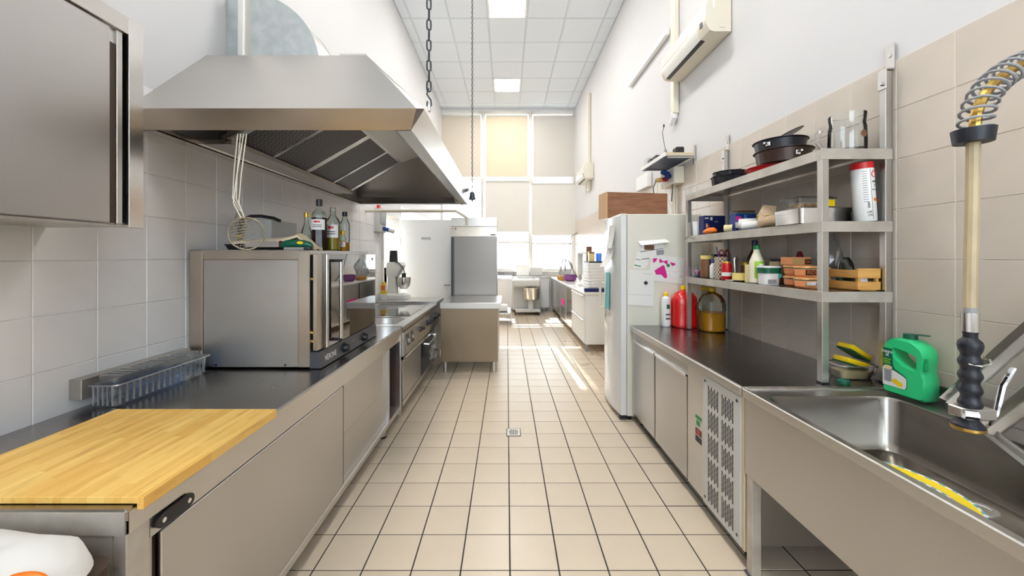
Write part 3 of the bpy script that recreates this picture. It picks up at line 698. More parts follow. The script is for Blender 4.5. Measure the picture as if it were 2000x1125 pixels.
sheet4((hx1, hy0, hz), (hx1, hy1, hz), (bx1, by1, bz), (bx1, by0+.035, bz), -.004).build('band', 'steel_bright', t, label='bright front edge band')
sheet4((hx1, hy0, hz), (bx1, by0+.035, bz), (bx1-.03, by0, bz-.012), (hx1-.002, hy0-.001, hz), .003).build('band_corner', 'steel', t)
sheet4((hx1, hy1, hz), (hx0, hy1, hz), (hx0, by1, bz), (bx1, by1, bz), -.004).build('band', 'steel', t)
sheet4((hx0, by0, bz-.012), (bx1-.03, by0, bz-.012), (tx1, ty0, tz), (hx0, ty0, tz), -.004).build('canopy_panel', 'steel_hood', t)
sheet4((bx1-.03, by0, bz-.012), (bx1, by0+.035, bz), (tx1+.004, ty0+.02, tz), (tx1, ty0, tz), -.004).build('canopy_panel', 'steel_hood', t)
sheet4((bx1, by0+.035, bz), (bx1, by1, bz), (tx1, ty1, tz), (tx1, ty0, tz), -.004).build('canopy_panel', 'steel_hood', t)
sheet4((bx1, by1, bz), (hx0, by1, bz), (hx0, ty1, tz), (tx1, ty1, tz), -.004).build('canopy_panel', 'steel_hood', t)
MB().box(hx0, tx1, ty0, ty1, tz-.004, tz).build('top_panel', 'steel_hood', t)
MB().box(-1.02, -.86, ty0+.002, ty0+.2, tz, tz+.012).build('cover_strip', 'steel_hood', t)
# gutters inside the rim
MB().box(hx0, -1.745, hy0+.01, hy1-.01, hz, hz+.006).box(-1.75, -1.745, hy0+.01, hy1-.01, hz, hz+.03).build('gutter', 'steel_bright', t)
MB().box(-.56, hx1-.004, hy0+.02, hy1-.01, hz+.004, hz+.01).box(-.562, -.556, hy0+.02, hy1-.01, hz+.004, hz+.035).build('gutter', 'steel', t)
MB().box(-1.745, -.56, hy1-.07, hy1-.01, hz, hz+.006).build('gutter', 'steel', t)
MB().tube([(-.50, hy1-.05, hz+.01), (-.53, hy1-.10, hz-.01), (-.60, hy1-.13, hz+.02), (-.62, hy1-.12, hz+.10)], .012, 8).build('drain_pipe', 'ivory', t)
# filter housing: sloping frame with four mesh filters
A0, A1 = Vector((-1.58, 0, 2.172)), Vector((-1.095, 0, 2.45))
sl = (A1-A0).normalized(); nn = Vector((sl.z, 0, -sl.x))
def onf(u, y, d=0): return (A0+sl*u+nn*d)+Vector((0, y, 0))
FL = (A1-A0).length
def fbox(u0, u1, y0, y1, d0, d1): return MB().add([onf(u, y, d) for d in (d0, d1) for u, y in ((u0, y0), (u1, y0), (u1, y1), (u0, y1))], [(3, 2, 1, 0), (4, 5, 6, 7), (0, 1, 5, 4), (1, 2, 6, 5), (2, 3, 7, 6), (3, 0, 4, 7)])
MB().box(-1.745, -1.57, 2.16, 3.86, 2.14, 2.168).build('housing_ledge', 'steel', t)
fbox(-.03, FL+.02, 2.16, 3.86, -.035, -.03).build('housing_back', 'steel_side', t)
fbox(-.03, .0, 2.16, 3.86, -.03, .006).build('filter_rail', 'steel_bright', t)
fbox(FL, FL+.03, 2.16, 3.86, -.03, .006).build('filter_rail', 'steel_bright', t)
fy = ((2.20, 2.545), (2.575, 2.965), (3.025, 3.43), (3.46, 3.81))
for a, b in fy:
    f = fbox(.004, FL-.004, a, b, -.012, 0).build('filter', 'filter_mesh', t)
for a, b in ((2.545, 2.575), (2.965, 3.025), (3.43, 3.46), (3.81, 3.86), (2.16, 2.20)): fbox(0, FL, a, b, -.012, .005).build('filter_divider', 'steel_bright', t)
sheet4((-1.09, 2.16, 2.455), (-1.09, 3.86, 2.455), (-.87, 3.86, 2.53), (-.87, 2.16, 2.53)).build('housing_panel', 'steel_side', t)
for y in (2.155, 3.862): MB().prism([(-1.59, 2.17), (-1.09, 2.455), (-.87, 2.53), (-.87, 2.54), (-1.59, 2.54)], 'y', y, y+.004).build('housing_end', 'steel_side', t)
# chain, bell and duct
def link_mesh(p, w, wire, mt):
    hl = (p+wire*2)/2-wire; r = w/2
    pts = []
    for i in range(12):
        a = 2*PI*i/12; pts.append((r*math.cos(a), 0, (hl-r)*(1 if math.sin(a) > 0 else -1)*(abs(math.sin(a)) > .05)+r*math.sin(a)))
    return MB().tube(pts, wire, 5, True).mesh('link', mt)
def chain(label, x, y, z0, z1, p, w, wire):
    t = thing('hanging_chain', label, 'chain', (x, y, z0))
    me = link_mesh(p, w, wire, 'iron'); k = int((z1-z0)/p)
    for i in range(k):
        o = bpy.data.objects.new('link', me); COL.objects.link(o); o.parent = t; o.location = (0, 0, (i+.5)*p); o.rotation_euler = (0, 0, .35+(PI/2 if i % 2 else 0))
    return t
t1 = chain('heavy steel chain from the ceiling to the near corner of the hood', -.392, 1.905, 2.33, ZC, .0515, .020, .0042)
MB().tube([(-.392, 1.905, 2.345), (-.398, 1.905, 2.335), (-.402, 1.905, 2.315), (-.392, 1.905, 2.30), (-.382, 1.905, 2.285), (-.380, 1.905, 2.26), (-.392, 1.905, 2.245), (-.402, 1.905, 2.26), (-.400, 1.905, 2.28)], .0042, 6).build('hook', 'iron', t1)
MB().box(-.397, -.383, 1.895, 1.915, 2.228, 2.262, .003).build('eye_plate', 'steel', t1)
t1 = chain('thin dark chain from the ceiling ending in a little bell at the far hood corner', -.380, 4.16, 2.225, ZC, .0285, .016, .0032)
bl = MB().lathe((-.380, 4.16, 2.125), [(.040, 0), (.036, .01), (.030, .035), (.026, .07), (.015, .085), (.004, .09)], 14).build('bell', 'iron', t1)
MB().tube([(-.380, 4.16, 2.235), (-.380, 4.16, 2.21)], .003, 6).ball((-.380, 4.16, 2.118), .009, .009, .02, 8, 6).build('clapper', 'iron', bl)
t = thing('exhaust_duct', 'galvanised curved exhaust duct rising from the hood top into the wall', 'duct', (-1.5, 2.6, tz))
Cc, Rr = (-1.70, tz+.0), .485
arc = [(Cc[0]+Rr*math.cos(a), Cc[1]+Rr*math.sin(a)) for a in [PI/2*i/18 for i in range(19)]]
MB().prism([(Cc[0], tz+.0015)]+[(p[0], p[1]+.0015) for p in arc], 'y', 2.46, 2.464).build('side_plate', 'galvanised', t)
MB().prism([(Cc[0], tz+.0015)]+[(p[0], p[1]+.0015) for p in arc], 'y', 2.72, 2.724).build('side_plate', 'galvanised', t)
m_ = MB(); ar2 = [(Cc[0]+(Rr-.006)*math.cos(a), Cc[1]+.006+(Rr-.006)*math.sin(a)) for a in [PI/2*i/18 for i in range(19)]]
for i in range(18): m_.prism([ar2[i], ar2[i+1], (ar2[i+1][0]-.004, ar2[i+1][1]-.004), (ar2[i][0]-.004, ar2[i][1]-.004)], 'y', 2.464, 2.72)
m_.build('curved_back', 'steel_hood', t)
MB().box(-1.735, -1.700, 2.44, 2.744, tz+.001, tz+.53, .002).build('flange', 'foil', t, label='silver taped joint strip')
MB().box(-1.700, -1.665, 2.455, 2.462, tz+.001, tz+.50).build('flange', 'steel_hood', t)
MB().box(-1.832, -1.735, 2.475, 2.71, tz+.001, tz+.47).build('wall_stub', 'galvanised', t)
MB().tube([(-1.832, 4.9, 2.09), (-1.30, 4.9, 2.09), (-.66, 4.9, 2.09), (-.56, 4.9, 2.03), (-.52, 4.9, 2.0), (-.52, 4.9, 1.9)], .02, 8).build('pipe', 'ivory', thing('beige_pipe', 'beige bent pipe running just below the far end of the hood', 'pipe', (-.9, 4.9, 2.0)))
# --- cooking range
r0, r1 = 3.492, 5.20
t = thing('cooking_range', 'steel cooking range with black glass hob and front knobs, past the oven', 'cooker', (-1.4, 4.3, 0))
MB().box(-1.81, -.956, r0, r1, WT-.05, WT, .006).build('top_frame', 'steel', t)
MB().box(-1.62, -1.055, 3.62, 3.95, WT-.001, WT+.002).build('front_well', 'steel_top', t)
for a, b in ((4.10, 4.66), (4.70, 5.15)): MB().box(-1.70, -1.05, a, b, WT-.001, WT+.004, .001).build('hob_plate', 'hob_glass', t)
MB().box(-1.70, -1.05, 4.66, 4.70, WT-.001, WT+.005).build('hob_divider', 'steel_bright', t)
MB().box(-1.60, -1.12, 3.99, 4.03, WT-.001, WT+.002).build('hob_slot', 'black', t)
MB().prism([(-1.0, .80), (-.956, .80), (-.925, .60), (-.96, .575), (-1.0, .575)], 'y', r0, r1).build('control_panel', 'steel', t)
MB().box(-1.80, -1.0, r0+.003, r0+.018, .12, .805).build('side_panel', 'steel_side', t); MB().box(-1.80, -1.0, r1-.018, r1-.003, .12, .805).build('side_panel', 'steel_side', t)
MB().box(-1.80, -1.79, r0, r1, .12, .8).build('back_panel', 'steel_side', t)
MB().box(-1.80, -1.0, r0+.02, r1-.02, .12, .14).build('bottom_panel', 'steel_worn', t)
pn = Vector((.2, 0, .031)).normalized(); pu = Vector((-.031, 0, .2)).normalized(); p0 = Vector((-.925, 0, .60))
def onp(y, s, d): return p0+pu*s+pn*d+Vector((0, y, 0))
for a, b in ((3.56, 3.66), (3.72, 3.81)):
    mb = MB().add([onp(y, s, d) for d in (.0, .004) for y, s in ((a, .06), (b, .06), (b, .165), (a, .165))], [(3, 2, 1, 0), (4, 5, 6, 7), (0, 1, 5, 4), (1, 2, 6, 5), (2, 3, 7, 6), (3, 0, 4, 7)])
    dsp = mb.build('display', 'grey_dark', t)
    m2 = MB().tube([onp((a+b)/2+.022*math.cos(x), .105+.022*math.sin(x), .005) for x in [2*PI*i/14 for i in range(14)]], .003, 5, True); m2.build('dial_ring', 'steel_bright', dsp)
for yk in (4.11, 4.45, 4.60, 4.90, 5.05):
    k = MB().cyl(onp(yk, .12, 0), onp(yk, .12, .012), .036, 16).build('knob', 'panel_grey', t)
    MB().cyl(onp(yk, .12, .012), onp(yk, .12, .055), .021, 14, .018).build('knob_grip', 'black', k)
dd = MB().box(-.985, -.958, 3.50, 4.22, .17, .545, .004).build('oven_door', 'steel_door', t)
MB().box(-.958, -.935, 3.50, 4.22, .545, .57, .004).build('handle', 'steel_bright', dd)
MB().box(-1.0, -.97, 4.22, 4.26, .12, .575).build('post', 'steel', t); MB().box(-1.0, -.97, r1-.05, r1, .12, .575).build('post', 'steel', t)
MB().box(-1.0, -.955, 3.5, r1, .12, .165, .003).build('bottom_rail', 'steel', t)
MB().box(-.99, -.95, 4.28, 4.92, .52, .56, .004).build('oven_door', 'steel_bright', t, label='half open lower door')
MB().tube([(-.95, 4.34, .50), (-.90, 4.34, .50), (-.90, 4.86, .50), (-.95, 4.86, .50)], .012, 8).build('handle', 'steel_bright', t)
for x, y in ((-1.03, 3.6), (-1.03, 5.1), (-1.7, 3.6), (-1.7, 5.1)): MB().cyl((x, y, 0), (x, y, .121), .026, 14).build('leg', 'steel', t)
mb = MB(); NB = 18
def bagp(i, j):
    a = 2*PI*i/NB; z = j/8; r = .05*(.5+.9*math.sin(PI*(.1+.85*z)))*(1+.35*noise.noise((math.cos(a)*1.6, math.sin(a)*1.6, z*3)))
    return (-.862+r*math.cos(a)*.7, 4.42+r*1.6*math.sin(a), .30+.165*z)
mb.add([bagp(i, j) for j in range(9) for i in range(NB)], [(j*NB+i, j*NB+(i+1) % NB, (j+1)*NB+(i+1) % NB, (j+1)*NB+i) for j in range(8) for i in range(NB)])
mb.single('plastic_bag', 'plastic_bag', 'crumpled clear plastic bag hanging on the cooking range front', 'bag')
# --- neutral counter, island, far-left objects
t = thing('corner_counter', 'plain steel counter between the cooking range and the doorway', 'counter', (-1.4, 5.5, 0))
MB().box(-1.81, -.958, 5.205, 5.76, WT-.01, WT+.03, .004).build('worktop', 'steel', t)
MB().box(-1.80, -.97, 5.215, 5.75, .14, WT-.01).build('body', 'steel_worn', t)
for x, y in ((-1.03, 5.3), (-1.03, 5.68), (-1.7, 5.3), (-1.7, 5.68)): MB().cyl((x, y, 0), (x, y, .141), .026, 14).build('leg', 'steel', t)
t = thing('steel_counter', 'low steel counter with plain end panel standing before the upright fridge', 'counter', (-.5, 5.3, 0))
MB().box(-.86, -.075, 4.875, 5.77, .875, .905, .004).build('worktop', 'steel', t)
MB().box(-.86, -.079, 4.873, 4.877, .83, .90, .001).build('front_lip', 'steel_side', t)
MB().box(-.85, -.115, 4.89, 5.74, .14, .875).build('body', 'steel_worn', t)
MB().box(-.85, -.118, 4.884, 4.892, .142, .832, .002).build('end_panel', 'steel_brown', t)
for x, y in ((-.17, 4.93), (-.17, 5.68), (-.80, 4.93), (-.80, 5.68)): MB().cyl((x, y, 0), (x, y, .14), .025, 14).build('leg', 'steel', t)
t = thing('upright_fridge', 'tall steel upright fridge behind the low steel counter', 'fridge', (-.5, 6.1, 0))
FY = 5.84
MB().box(-.86, -.155, FY+.035, 6.36, .12, 2.10).build('body', 'steel_side', t)
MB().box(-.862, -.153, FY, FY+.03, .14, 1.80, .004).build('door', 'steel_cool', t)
MB().box(-.86, -.81, FY-.012, FY, .14, 1.80, .002).build('door_handle', 'panel_grey', t)
MB().box(-.842, -.83, FY-.0135, FY-.011, .15, 1.79).build('handle_groove', 'black', t)
pn_ = MB().box(-.862, -.153, FY-.004, FY+.03, 1.81, 1.96, .003).build('control_panel', 'steel_band', t)
MB().box(-.862, -.153, FY, FY+.03, 1.965, 2.10, .003).build('top_panel', 'steel_hood', t)
MB().box(-.845, -.83, FY-.007, FY-.004, 1.925, 1.94).build('switch', 'red', pn_)
MB().box(-.80, -.78, FY-.007, FY-.004, 1.915, 1.94).build('switch', 'green_dark', pn_)
MB().box(-.25, -.175, FY-.006, FY-.004, 1.825, 1.845).build('badge', 'grey_dark', pn_)
for x, y in ((-.8, 5.95), (-.2, 5.95), (-.8, 6.3), (-.2, 6.3)): MB().cyl((x, y, 0), (x, y, .12), .025, 12).build('leg', 'steel', t)
# carton, stand mixer, socket box
t = thing('juice_carton', 'tall yellow and white carton standing beyond the hob', 'carton', (-1.74, 5.36, WT+.03))
MB().box(-1.775, -1.705, 5.325, 5.395, WT+.031, WT+.245).build('body', 'paper', t)
MB().prism([(-1.775, WT+.245), (-1.705, WT+.245), (-1.74, WT+.29)], 'y', 5.325, 5.395).build('gable', 'yellow', t)
MB().box(-1.777, -1.703, 5.323, 5.397, WT+.12, WT+.16).build('stripe', 'yellow', t); MB().box(-1.77, -1.71, 5.322, 5.324, WT+.17, WT+.24).build('print', 'orange', t)
t = thing('stand_mixer', 'tall white stand mixer with steel bowl by the doorway', 'mixer', (-1.6, 5.55, WT+.03)); z = WT+.031
MB().loft([rrect(-1.76, -1.43, 5.45, 5.69, .06, z), rrect(-1.76, -1.44, 5.455, 5.685, .06, z+.05), rrect(-1.74, -1.50, 5.48, 5.66, .05, z+.075)]).build('base', 'white_gloss', t)
MB().loft([rrect(-1.75, -1.60, 5.49, 5.65, .05, z+.05), rrect(-1.745, -1.61, 5.50, 5.64, .05, z+.3), rrect(-1.76, -1.56, 5.48, 5.66, .05, z+.36), rrect(-1.76, -1.50, 5.47, 5.67, .06, z+.48), rrect(-1.75, -1.52, 5.48, 5.66, .05, z+.53)]).build('column', 'white_gloss', t)
MB().lathe((-1.515, 5.57, z+.14), [(.05, 0), (.085, .04), (.10, .10), (.105, .17), (.108, .172)], 20).build('bowl', 'steel_bright', t)
MB().cyl((-1.515, 5.57, z+.30), (-1.515, 5.57, z+.37), .03, 12).build('drive_hub', 'black', t)
MB().tube([(-1.62, 5.47, z+.54), (-1.56, 5.46, z+.52), (-1.49, 5.46, z+.44), (-1.47, 5.46, z+.34)], .008, 6).build('power_cord', 'black', t)
MB().loft([rrect(-1.72, -1.60, 5.52, 5.58, .02, z+.532), rrect(-1.71, -1.61, 5.52, 5.58, .02, z+.70)]).single('black_charger', 'black', 'black battery charger standing on top of the white stand mixer', 'charger')
t = thing('switch_box', 'grey wall switch box with blue plug beside the doorway', 'electrical box', (-1.78, 5.45, 1.8))
MB().box(-1.832, -1.75, 5.22, 5.50, 1.84, 2.17, .006).build('case', 'grey_box', t)
MB().box(-1.75, -1.742, 5.24, 5.48, 1.95, 2.15, .003).build('cover', 'grey', t)
MB().cyl((-1.75, 5.36, 1.90), (-1.67, 5.36, 1.87), .03, 12).build('socket', 'blue', t)
MB().cyl((-1.67, 5.36, 1.87), (-1.60, 5.36, 1.85), .026, 12).build('plug', 'grey_box', t)
MB().box(-1.82, -1.78, 5.30, 5.36, 2.172, 2.22).build('tag', 'red', t)
# ================================================================== RIGHT SIDE
RT = .876
t = thing('refrigerated_counter', 'steel refrigerated counter with two doors and a slotted vent panel', 'counter', (1.5, 2.6, 0))
MB().box(1.125, 1.885, 1.812, 3.445, RT-.03, RT, .006).build('worktop', 'steel_top', t)
MB().box(1.117, 1.128, 1.812, 3.445, RT-.048, RT-.001, .005).build('front_lip', 'steel', t, label='brighter rounded front edge')
MB().box(1.18, 1.88, 1.83, 3.43, .10, RT-.03).build('body', 'steel_side', t)
MB().box(1.14, 1.18, 3.40, 3.435, .06, RT-.05).build('post', 'steel', t)
MB().box(1.145, 1.18, 2.39, 3.40, .75, RT-.05).build('top_rail', 'steel_side', t)
for a, b in ((2.925, 3.395), (2.40, 2.905)):
    d = MB().box(1.137, 1.178, a, b, .09, .735, .005).build('door', 'steel_door', t)
    MB().box(1.130, 1.15, a, b, .737, .755, .003).build('door_grip', 'steel_bright', d)
    MB().box(1.150, 1.176, a-.006, a-.0005, .09, .735).build('gasket', 'gasket', d)
MB().box(1.138, 1.18, 2.19, 2.385, .09, RT-.05, .002).build('control_panel', 'steel', t)
vp = MB().box(1.132, 1.18, 1.835, 2.188, .09, RT-.055, .002).build('vent_panel', 'grey_box', t)
sl_ = MB()
for ci, ya in enumerate((1.895, 2.03)):
    for ri in range(5):
        zb = .125+ri*.134
        for k in range(7):
            y = ya+k*.0155
            for s in range(4):
                zz = zb+s*.029+(.0145 if k % 2 else 0)
                if s == 3 and k % 2: continue
                sl_.box(1.1312, 1.1325, y, y+.0085, zz, zz+.0265)
sl_.build('vent_slots', 'black', vp, kind='stuff')
for y, z in ((1.865, .79), (1.865, .13), (2.165, .79), (2.165, .13)): MB().cyl((1.131, y, z), (1.1335, y, z), .008, 10).build('screw', 'black', vp)
MB().box(1.136, 1.16, 2.235, 2.275, .49, .525, .003).build('switch', 'green', t)
MB().box(1.1355, 1.16, 2.215, 2.285, .435, .475, .003).build('display', 'black', t)
MB().box(1.1345, 1.136, 2.225, 2.265, .445, .468).build('digits', 'red', t)
MB().box(1.1365, 1.139, 2.215, 2.285, .395, .43).build('type_plate', 'print_dark', t)
MB().box(1.1365, 1.139, 2.215, 2.285, .532, .552).build('green_label', 'green', t)
for x, y in ((1.22, 1.9), (1.22, 3.37), (1.82, 1.9), (1.82, 3.37)): MB().cyl((x, y, 0), (x, y, .10), .025, 12).build('foot', 'black', t)
MB().box(1.136, 1.18, 1.812, 1.834, .085, RT-.05, .002).build('post', 'shelf_edge', t, label='cream edge strip of the near end')
# --- sink unit
t = thing('sink_unit', 'deep steel sink unit with front apron, lower right', 'sink', (1.5, 1.15, 0))
sx0, sx1, sy0, sy1 = 1.16, 1.735, .72, 1.715
SZ = .868
outer = rrect(1.122, 1.88, .30, 1.803, .004, SZ); inner = rrect(sx0, sx1, sy0, sy1, .06, SZ)
n = len(outer); mb = MB(); mb.add(outer+inner, [(i, (i+1) % n, n+(i+1) % n, n+i) for i in range(n)])
mb.box(1.118, 1.135, .30, 1.805, SZ-.035, SZ+.008, .004).box(1.135, 1.88, 1.790, 1.805, SZ-.03, SZ+.008, .003).build('top', 'steel', t)
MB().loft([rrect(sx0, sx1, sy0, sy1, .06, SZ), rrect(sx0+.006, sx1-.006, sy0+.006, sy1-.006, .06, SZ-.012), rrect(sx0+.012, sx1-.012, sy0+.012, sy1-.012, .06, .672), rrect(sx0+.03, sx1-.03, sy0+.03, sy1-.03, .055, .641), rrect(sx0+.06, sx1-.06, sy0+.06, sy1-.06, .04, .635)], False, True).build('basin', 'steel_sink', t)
MB().lathe((1.62, 1.3, .6355), [(.045, 0), (.045, .003), (.03, .003), (.028, .0005)], 20).build('drain', 'chrome', t)
MB().box(1.132, 1.136, .30, 1.80, .473, SZ-.03).build('apron', 'steel_door', t)
MB().box(1.136, 1.875, 1.797, 1.801, .473, SZ-.03).build('side_apron', 'steel_side', t)
MB().box(1.872, 1.884, .30, 1.803, SZ, SZ+.075, .003).build('upstand', 'steel', t)
for x in (1.137, 1.835):
    for y in (.32, 1.755):
        l = MB().box(x, x+.042, y, y+.042, .0, SZ-.05, .002).build('leg', 'steel_worn', t)
        MB().box(x-.008, x+.05, y-.006, y+.05, 0, .012, .002).build('foot', 'grey_dark', l)
# platter in the basin
t = thing('serving_platter', 'oval serving platter with yellow rim and patterned edge, in the sink', 'platter', (1.392, 1.335, .636))
px_, py_, pr, pq = 1.392, 1.335, .157, .21
def ell(k, z): return [(px_+pr*k*math.cos(a), py_+pq*k*math.sin(a), z) for a in [2*PI*i/64 for i in range(64)]]
PZ = .690
MB().loft([ell(.50, .638), ell(.62, .646), ell(.72, PZ-.022), ell(.985, PZ-.006), ell(1.0, PZ-.002), ell(.995, PZ), ell(.74, PZ-.016), ell(.66, PZ-.028), ell(.3, PZ-.034)]).build('body', 'plate_white', t)
MB().loft([ell(.955, PZ-.0015), ell(.80, PZ-.0105)], False, False).build('yellow_band', 'plate_yellow', t)
ed = MB(); fr = MB()
for i in range(0, 64, 2):
    q = [2*PI*(i+j)/64 for j in (0, 1)]
    ed.add([(px_+pr*k*math.cos(a), py_+pq*k*math.sin(a), zz) for k, zz in ((.957, PZ-.0012), (.993, PZ+.0012)) for a in q], [(0, 1, 3, 2)])
    fr.add([(px_+pr*k*math.cos(a), py_+pq*k*math.sin(a), zz) for k, zz in ((.76, PZ-.0125), (.79, PZ-.0105)) for a in q], [(0, 1, 3, 2)])
ed.build('blue_edge_pattern', 'plate_teal', t); fr.build('inner_border', 'plate_teal', t)
# --- spray arm
SX, SY = 1.223, 1.0
t = thing('spray_tap', 'pre-rinse spray tap with coil spring, black grip and lever, over the sink', 'tap', (1.80, .98, SZ))
hose = [(SX, SY, 1.365), (SX+.002, SY, 1.5), (SX+.006, SY, 1.65), (SX+.008, SY, 1.80)]
MB().tube(hose, .0135, 10).build('hose', 'hose_braid', t)
MB().cyl((SX+.008, SY, 1.80), (SX+.008, SY, 1.835), .037, 24, .041).build('rubber_stop', 'rubber', t)
arch = [Vector((SX+.012, SY, 1.825))]
for k in range(1, 41):
    a = PI*k/40; arch.append(Vector((SX+.012+.29*(1-math.cos(a)), SY-.0, 1.825+.215*math.sin(a)**.85 if k < 40 else 1.825)))
MB().tube(arch, .0115, 8).build('inner_hose', 'brass', t)
sp = []
tot = 0; dist = [0]
for i in range(1, len(arch)): dist.append(dist[-1]+(arch[i]-arch[i-1]).length)
NT, PER = 33, 14
for q in range(NT*PER+1):
    s = dist[-1]*q/(NT*PER); i = max(1, next((j for j in range(1, len(dist)) if dist[j] >= s), len(dist)-1))
    f = (s-dist[i-1])/(dist[i]-dist[i-1]+1e-9); p = arch[i-1].lerp(arch[i], f); d_ = (arch[i]-arch[i-1]).normalized()
    u = Vector((0, 1, 0)); w = d_.cross(u); a = 2*PI*q/PER; sp.append(p+(u*math.cos(a)+w*math.sin(a))*.031)
MB().tube(sp, .0036, 6).build('coil_spring', 'grey', t)
MB().cyl((SX+.592, SY, SZ+.02), (SX+.592, SY, 1.83), .014, 14).build('riser', 'chrome', t)
MB().lathe((SX+.592, SY, SZ+.001), [(.03, 0), (.03, .03), (.018, .06)], 18).build('base_collar', 'chrome', t)
MB().cyl((SX, SY, 1.302), (SX, SY, 1.352), .0165, 18).build('swivel_collar', 'chrome', t)
MB().cyl((SX, SY, 1.352), (SX, SY, 1.372), .0125, 14).build('crimp', 'grey', t)
MB().lathe((SX, SY, 1.098), [(.022, 0)]+[(.0205+.0028*math.sin(i*.95), .006+i*.0055) for i in range(28)]+[(.024, .168), (.022, .178), (.0135, .188), (.0135, .198), (.016, .205)], 20).build('grip', 'rubber', t)
MB().tube([(SX-.02, SY-.012, 1.22), (SX, SY-.024, 1.217), (SX+.03, SY-.020, 1.222), (SX+.052, SY, 1.228), (SX+.048, SY+.014, 1.23), (SX+.02, SY+.022, 1.226)], .0022, 6).build('hold_ring', 'chrome', t)
MB().box(SX-.034, SX+.042, SY-.024, SY+.024, 1.076, 1.104, .003).build('clamp_block', 'steel', t)
MB().cyl((SX-.040, SY-.018, 1.092), (SX-.018, SY-.03, 1.092), .012, 10).build('bolt', 'chrome', t)
MB().tube([(SX+.040, SY-.01, 1.080), (SX+.055, SY-.01, 1.085), (SX+.066, SY-.008, 1.12), (SX+.078, SY-.006, 1.16), (SX+.112, SY-.002, 1.205)], [.006, .006, .0065, .007, .0065], 8).build('lever', 'chrome', t)
MB().lathe((SX-.006, SY, 1.046), [(.028, 0), (.031, .004), (.031, .012), (.024, .02), (.017, .032)], 20).build('spray_head', 'rubber', t)
MB().lathe((SX-.006, SY, 1.043), [(.030, 0), (.0325, .003), (.0325, .010)], 20).build('head_ring', 'brass', t)
# --- draining rack leaning by the wall
t = thing('steel_rack', 'steel rack of channel rails leaning at the back right of the sink', 'rack', (1.7, 1.3, SZ+.002))
A = Vector((1.835, 1.565, SZ+.024)); C = Vector((1.50, 1.05, SZ+.024)); dr_ = Vector((0, -.58, .81)).normalized()
MB().bar(A, C+(C-A)*.12, .030, .010).bar(A+Vector((0, 0, .0)), C+(C-A)*.12, .004, .044).build('bottom_bar', 'steel_side', t)
for q in (0, .5, 1.0):
    p = A.lerp(C, q); e = p+dr_*.62; sd_ = (C-A).normalized()
    u = sd_.cross(dr_).normalized(); mt = Matrix((sd_, dr_, u)).transposed().to_4x4(); mt.translation = p
    MB().box(-.035, .035, 0, .62, -.002, .002, mtx=mt).box(-.035, -.031, 0, .62, -.002, .028, mtx=mt).box(.031, .035, 0, .62, -.002, .028, mtx=mt).cyl(p+u*-.006, e+u*-.006, .014, 8).build('channel_rail', 'steel', t)
MB().bar(A+dr_*.6, C+dr_*.6+(C-A)*.12, .03, .02).build('top_bar', 'steel', t)
# --- green detergent jug
t = thing('detergent_jug', 'green detergent jug with hollow handle and white picture label, by the sink', 'jug', (1.795, 1.685, SZ+.009))
jw, jz = .16, .285
prof = [(-.074, 0), (.070, 0), (.078, .01), (.080, .09), (.072, .115), (.070, .13), (.072, .15), (.076, .18), (.076, .205), (.066, .228), (.045, .246), (.026, .256), (-.026, .258), (-.052, .250), (-.070, .234), (-.079, .205), (-.080, .05), (-.079, .01)]
hole = [(.012, .200), (.042, .190), (.046, .182), (.046, .135), (.040, .128), (.0, .140), (-.030, .165), (-.036, .18), (-.036, .20), (-.028, .208)]
# broad face in the (s,z) plane, s along the jug's own width; thickness direction is its local x
bm = bmesh.new()
def ring(pts, x): return [bm.verts.new((x, p[0], p[1])) for p in pts]
def bridge(a, b):
    n = len(a)
    for i in range(n): bm.faces.new((a[i], a[(i+1) % n], b[(i+1) % n], b[i]))
def inset(pts, k, c): return [(c[0]+(p[0]-c[0])*k, c[1]+(p[1]-c[1])*k) for p in pts]
o1, o2 = ring(inset(prof, .93, (0, .13)), -.043), ring(prof, -.030); o3, o4 = ring(prof, .030), ring(inset(prof, .93, (0, .13)), .043)
bridge(o1, o2); bridge(o2, o3); bridge(o3, o4)
h1 = ring(inset(hole, 1.12, (.0, .17)), -.043); h2 = ring(hole, -.02); h3 = ring(hole, .02); h4 = ring(inset(hole, 1.12, (.0, .17)), .043)
bridge(h1, h2); bridge(h2, h3); bridge(h3, h4)
for oo, hh in ((o1, h1), (o4, h4)):
    es = [bm.edges.get((oo[i], oo[(i+1) % len(oo)])) for i in range(len(oo))]+[bm.edges.get((hh[i], hh[(i+1) % len(hh)])) for i in range(len(hh))]
    bmesh.ops.triangle_fill(bm, use_beauty=True, edges=es)
bm.verts.index_update()
JR = math.radians(8)
JM = Matrix.Translation((1.795, 1.685, SZ+.009)) @ Matrix.Rotation(JR, 4, 'Z') @ Matrix.Rotation(PI, 4, 'Z')
mb = MB(); mb.add([v.co.copy() for v in bm.verts], [[v.index for v in f.verts] for f in bm.faces], JM); bm.free()
mb.build('body', 'green_jug', t, ang=50)
def J(x, s, z): return JM @ Vector((x, s, z))
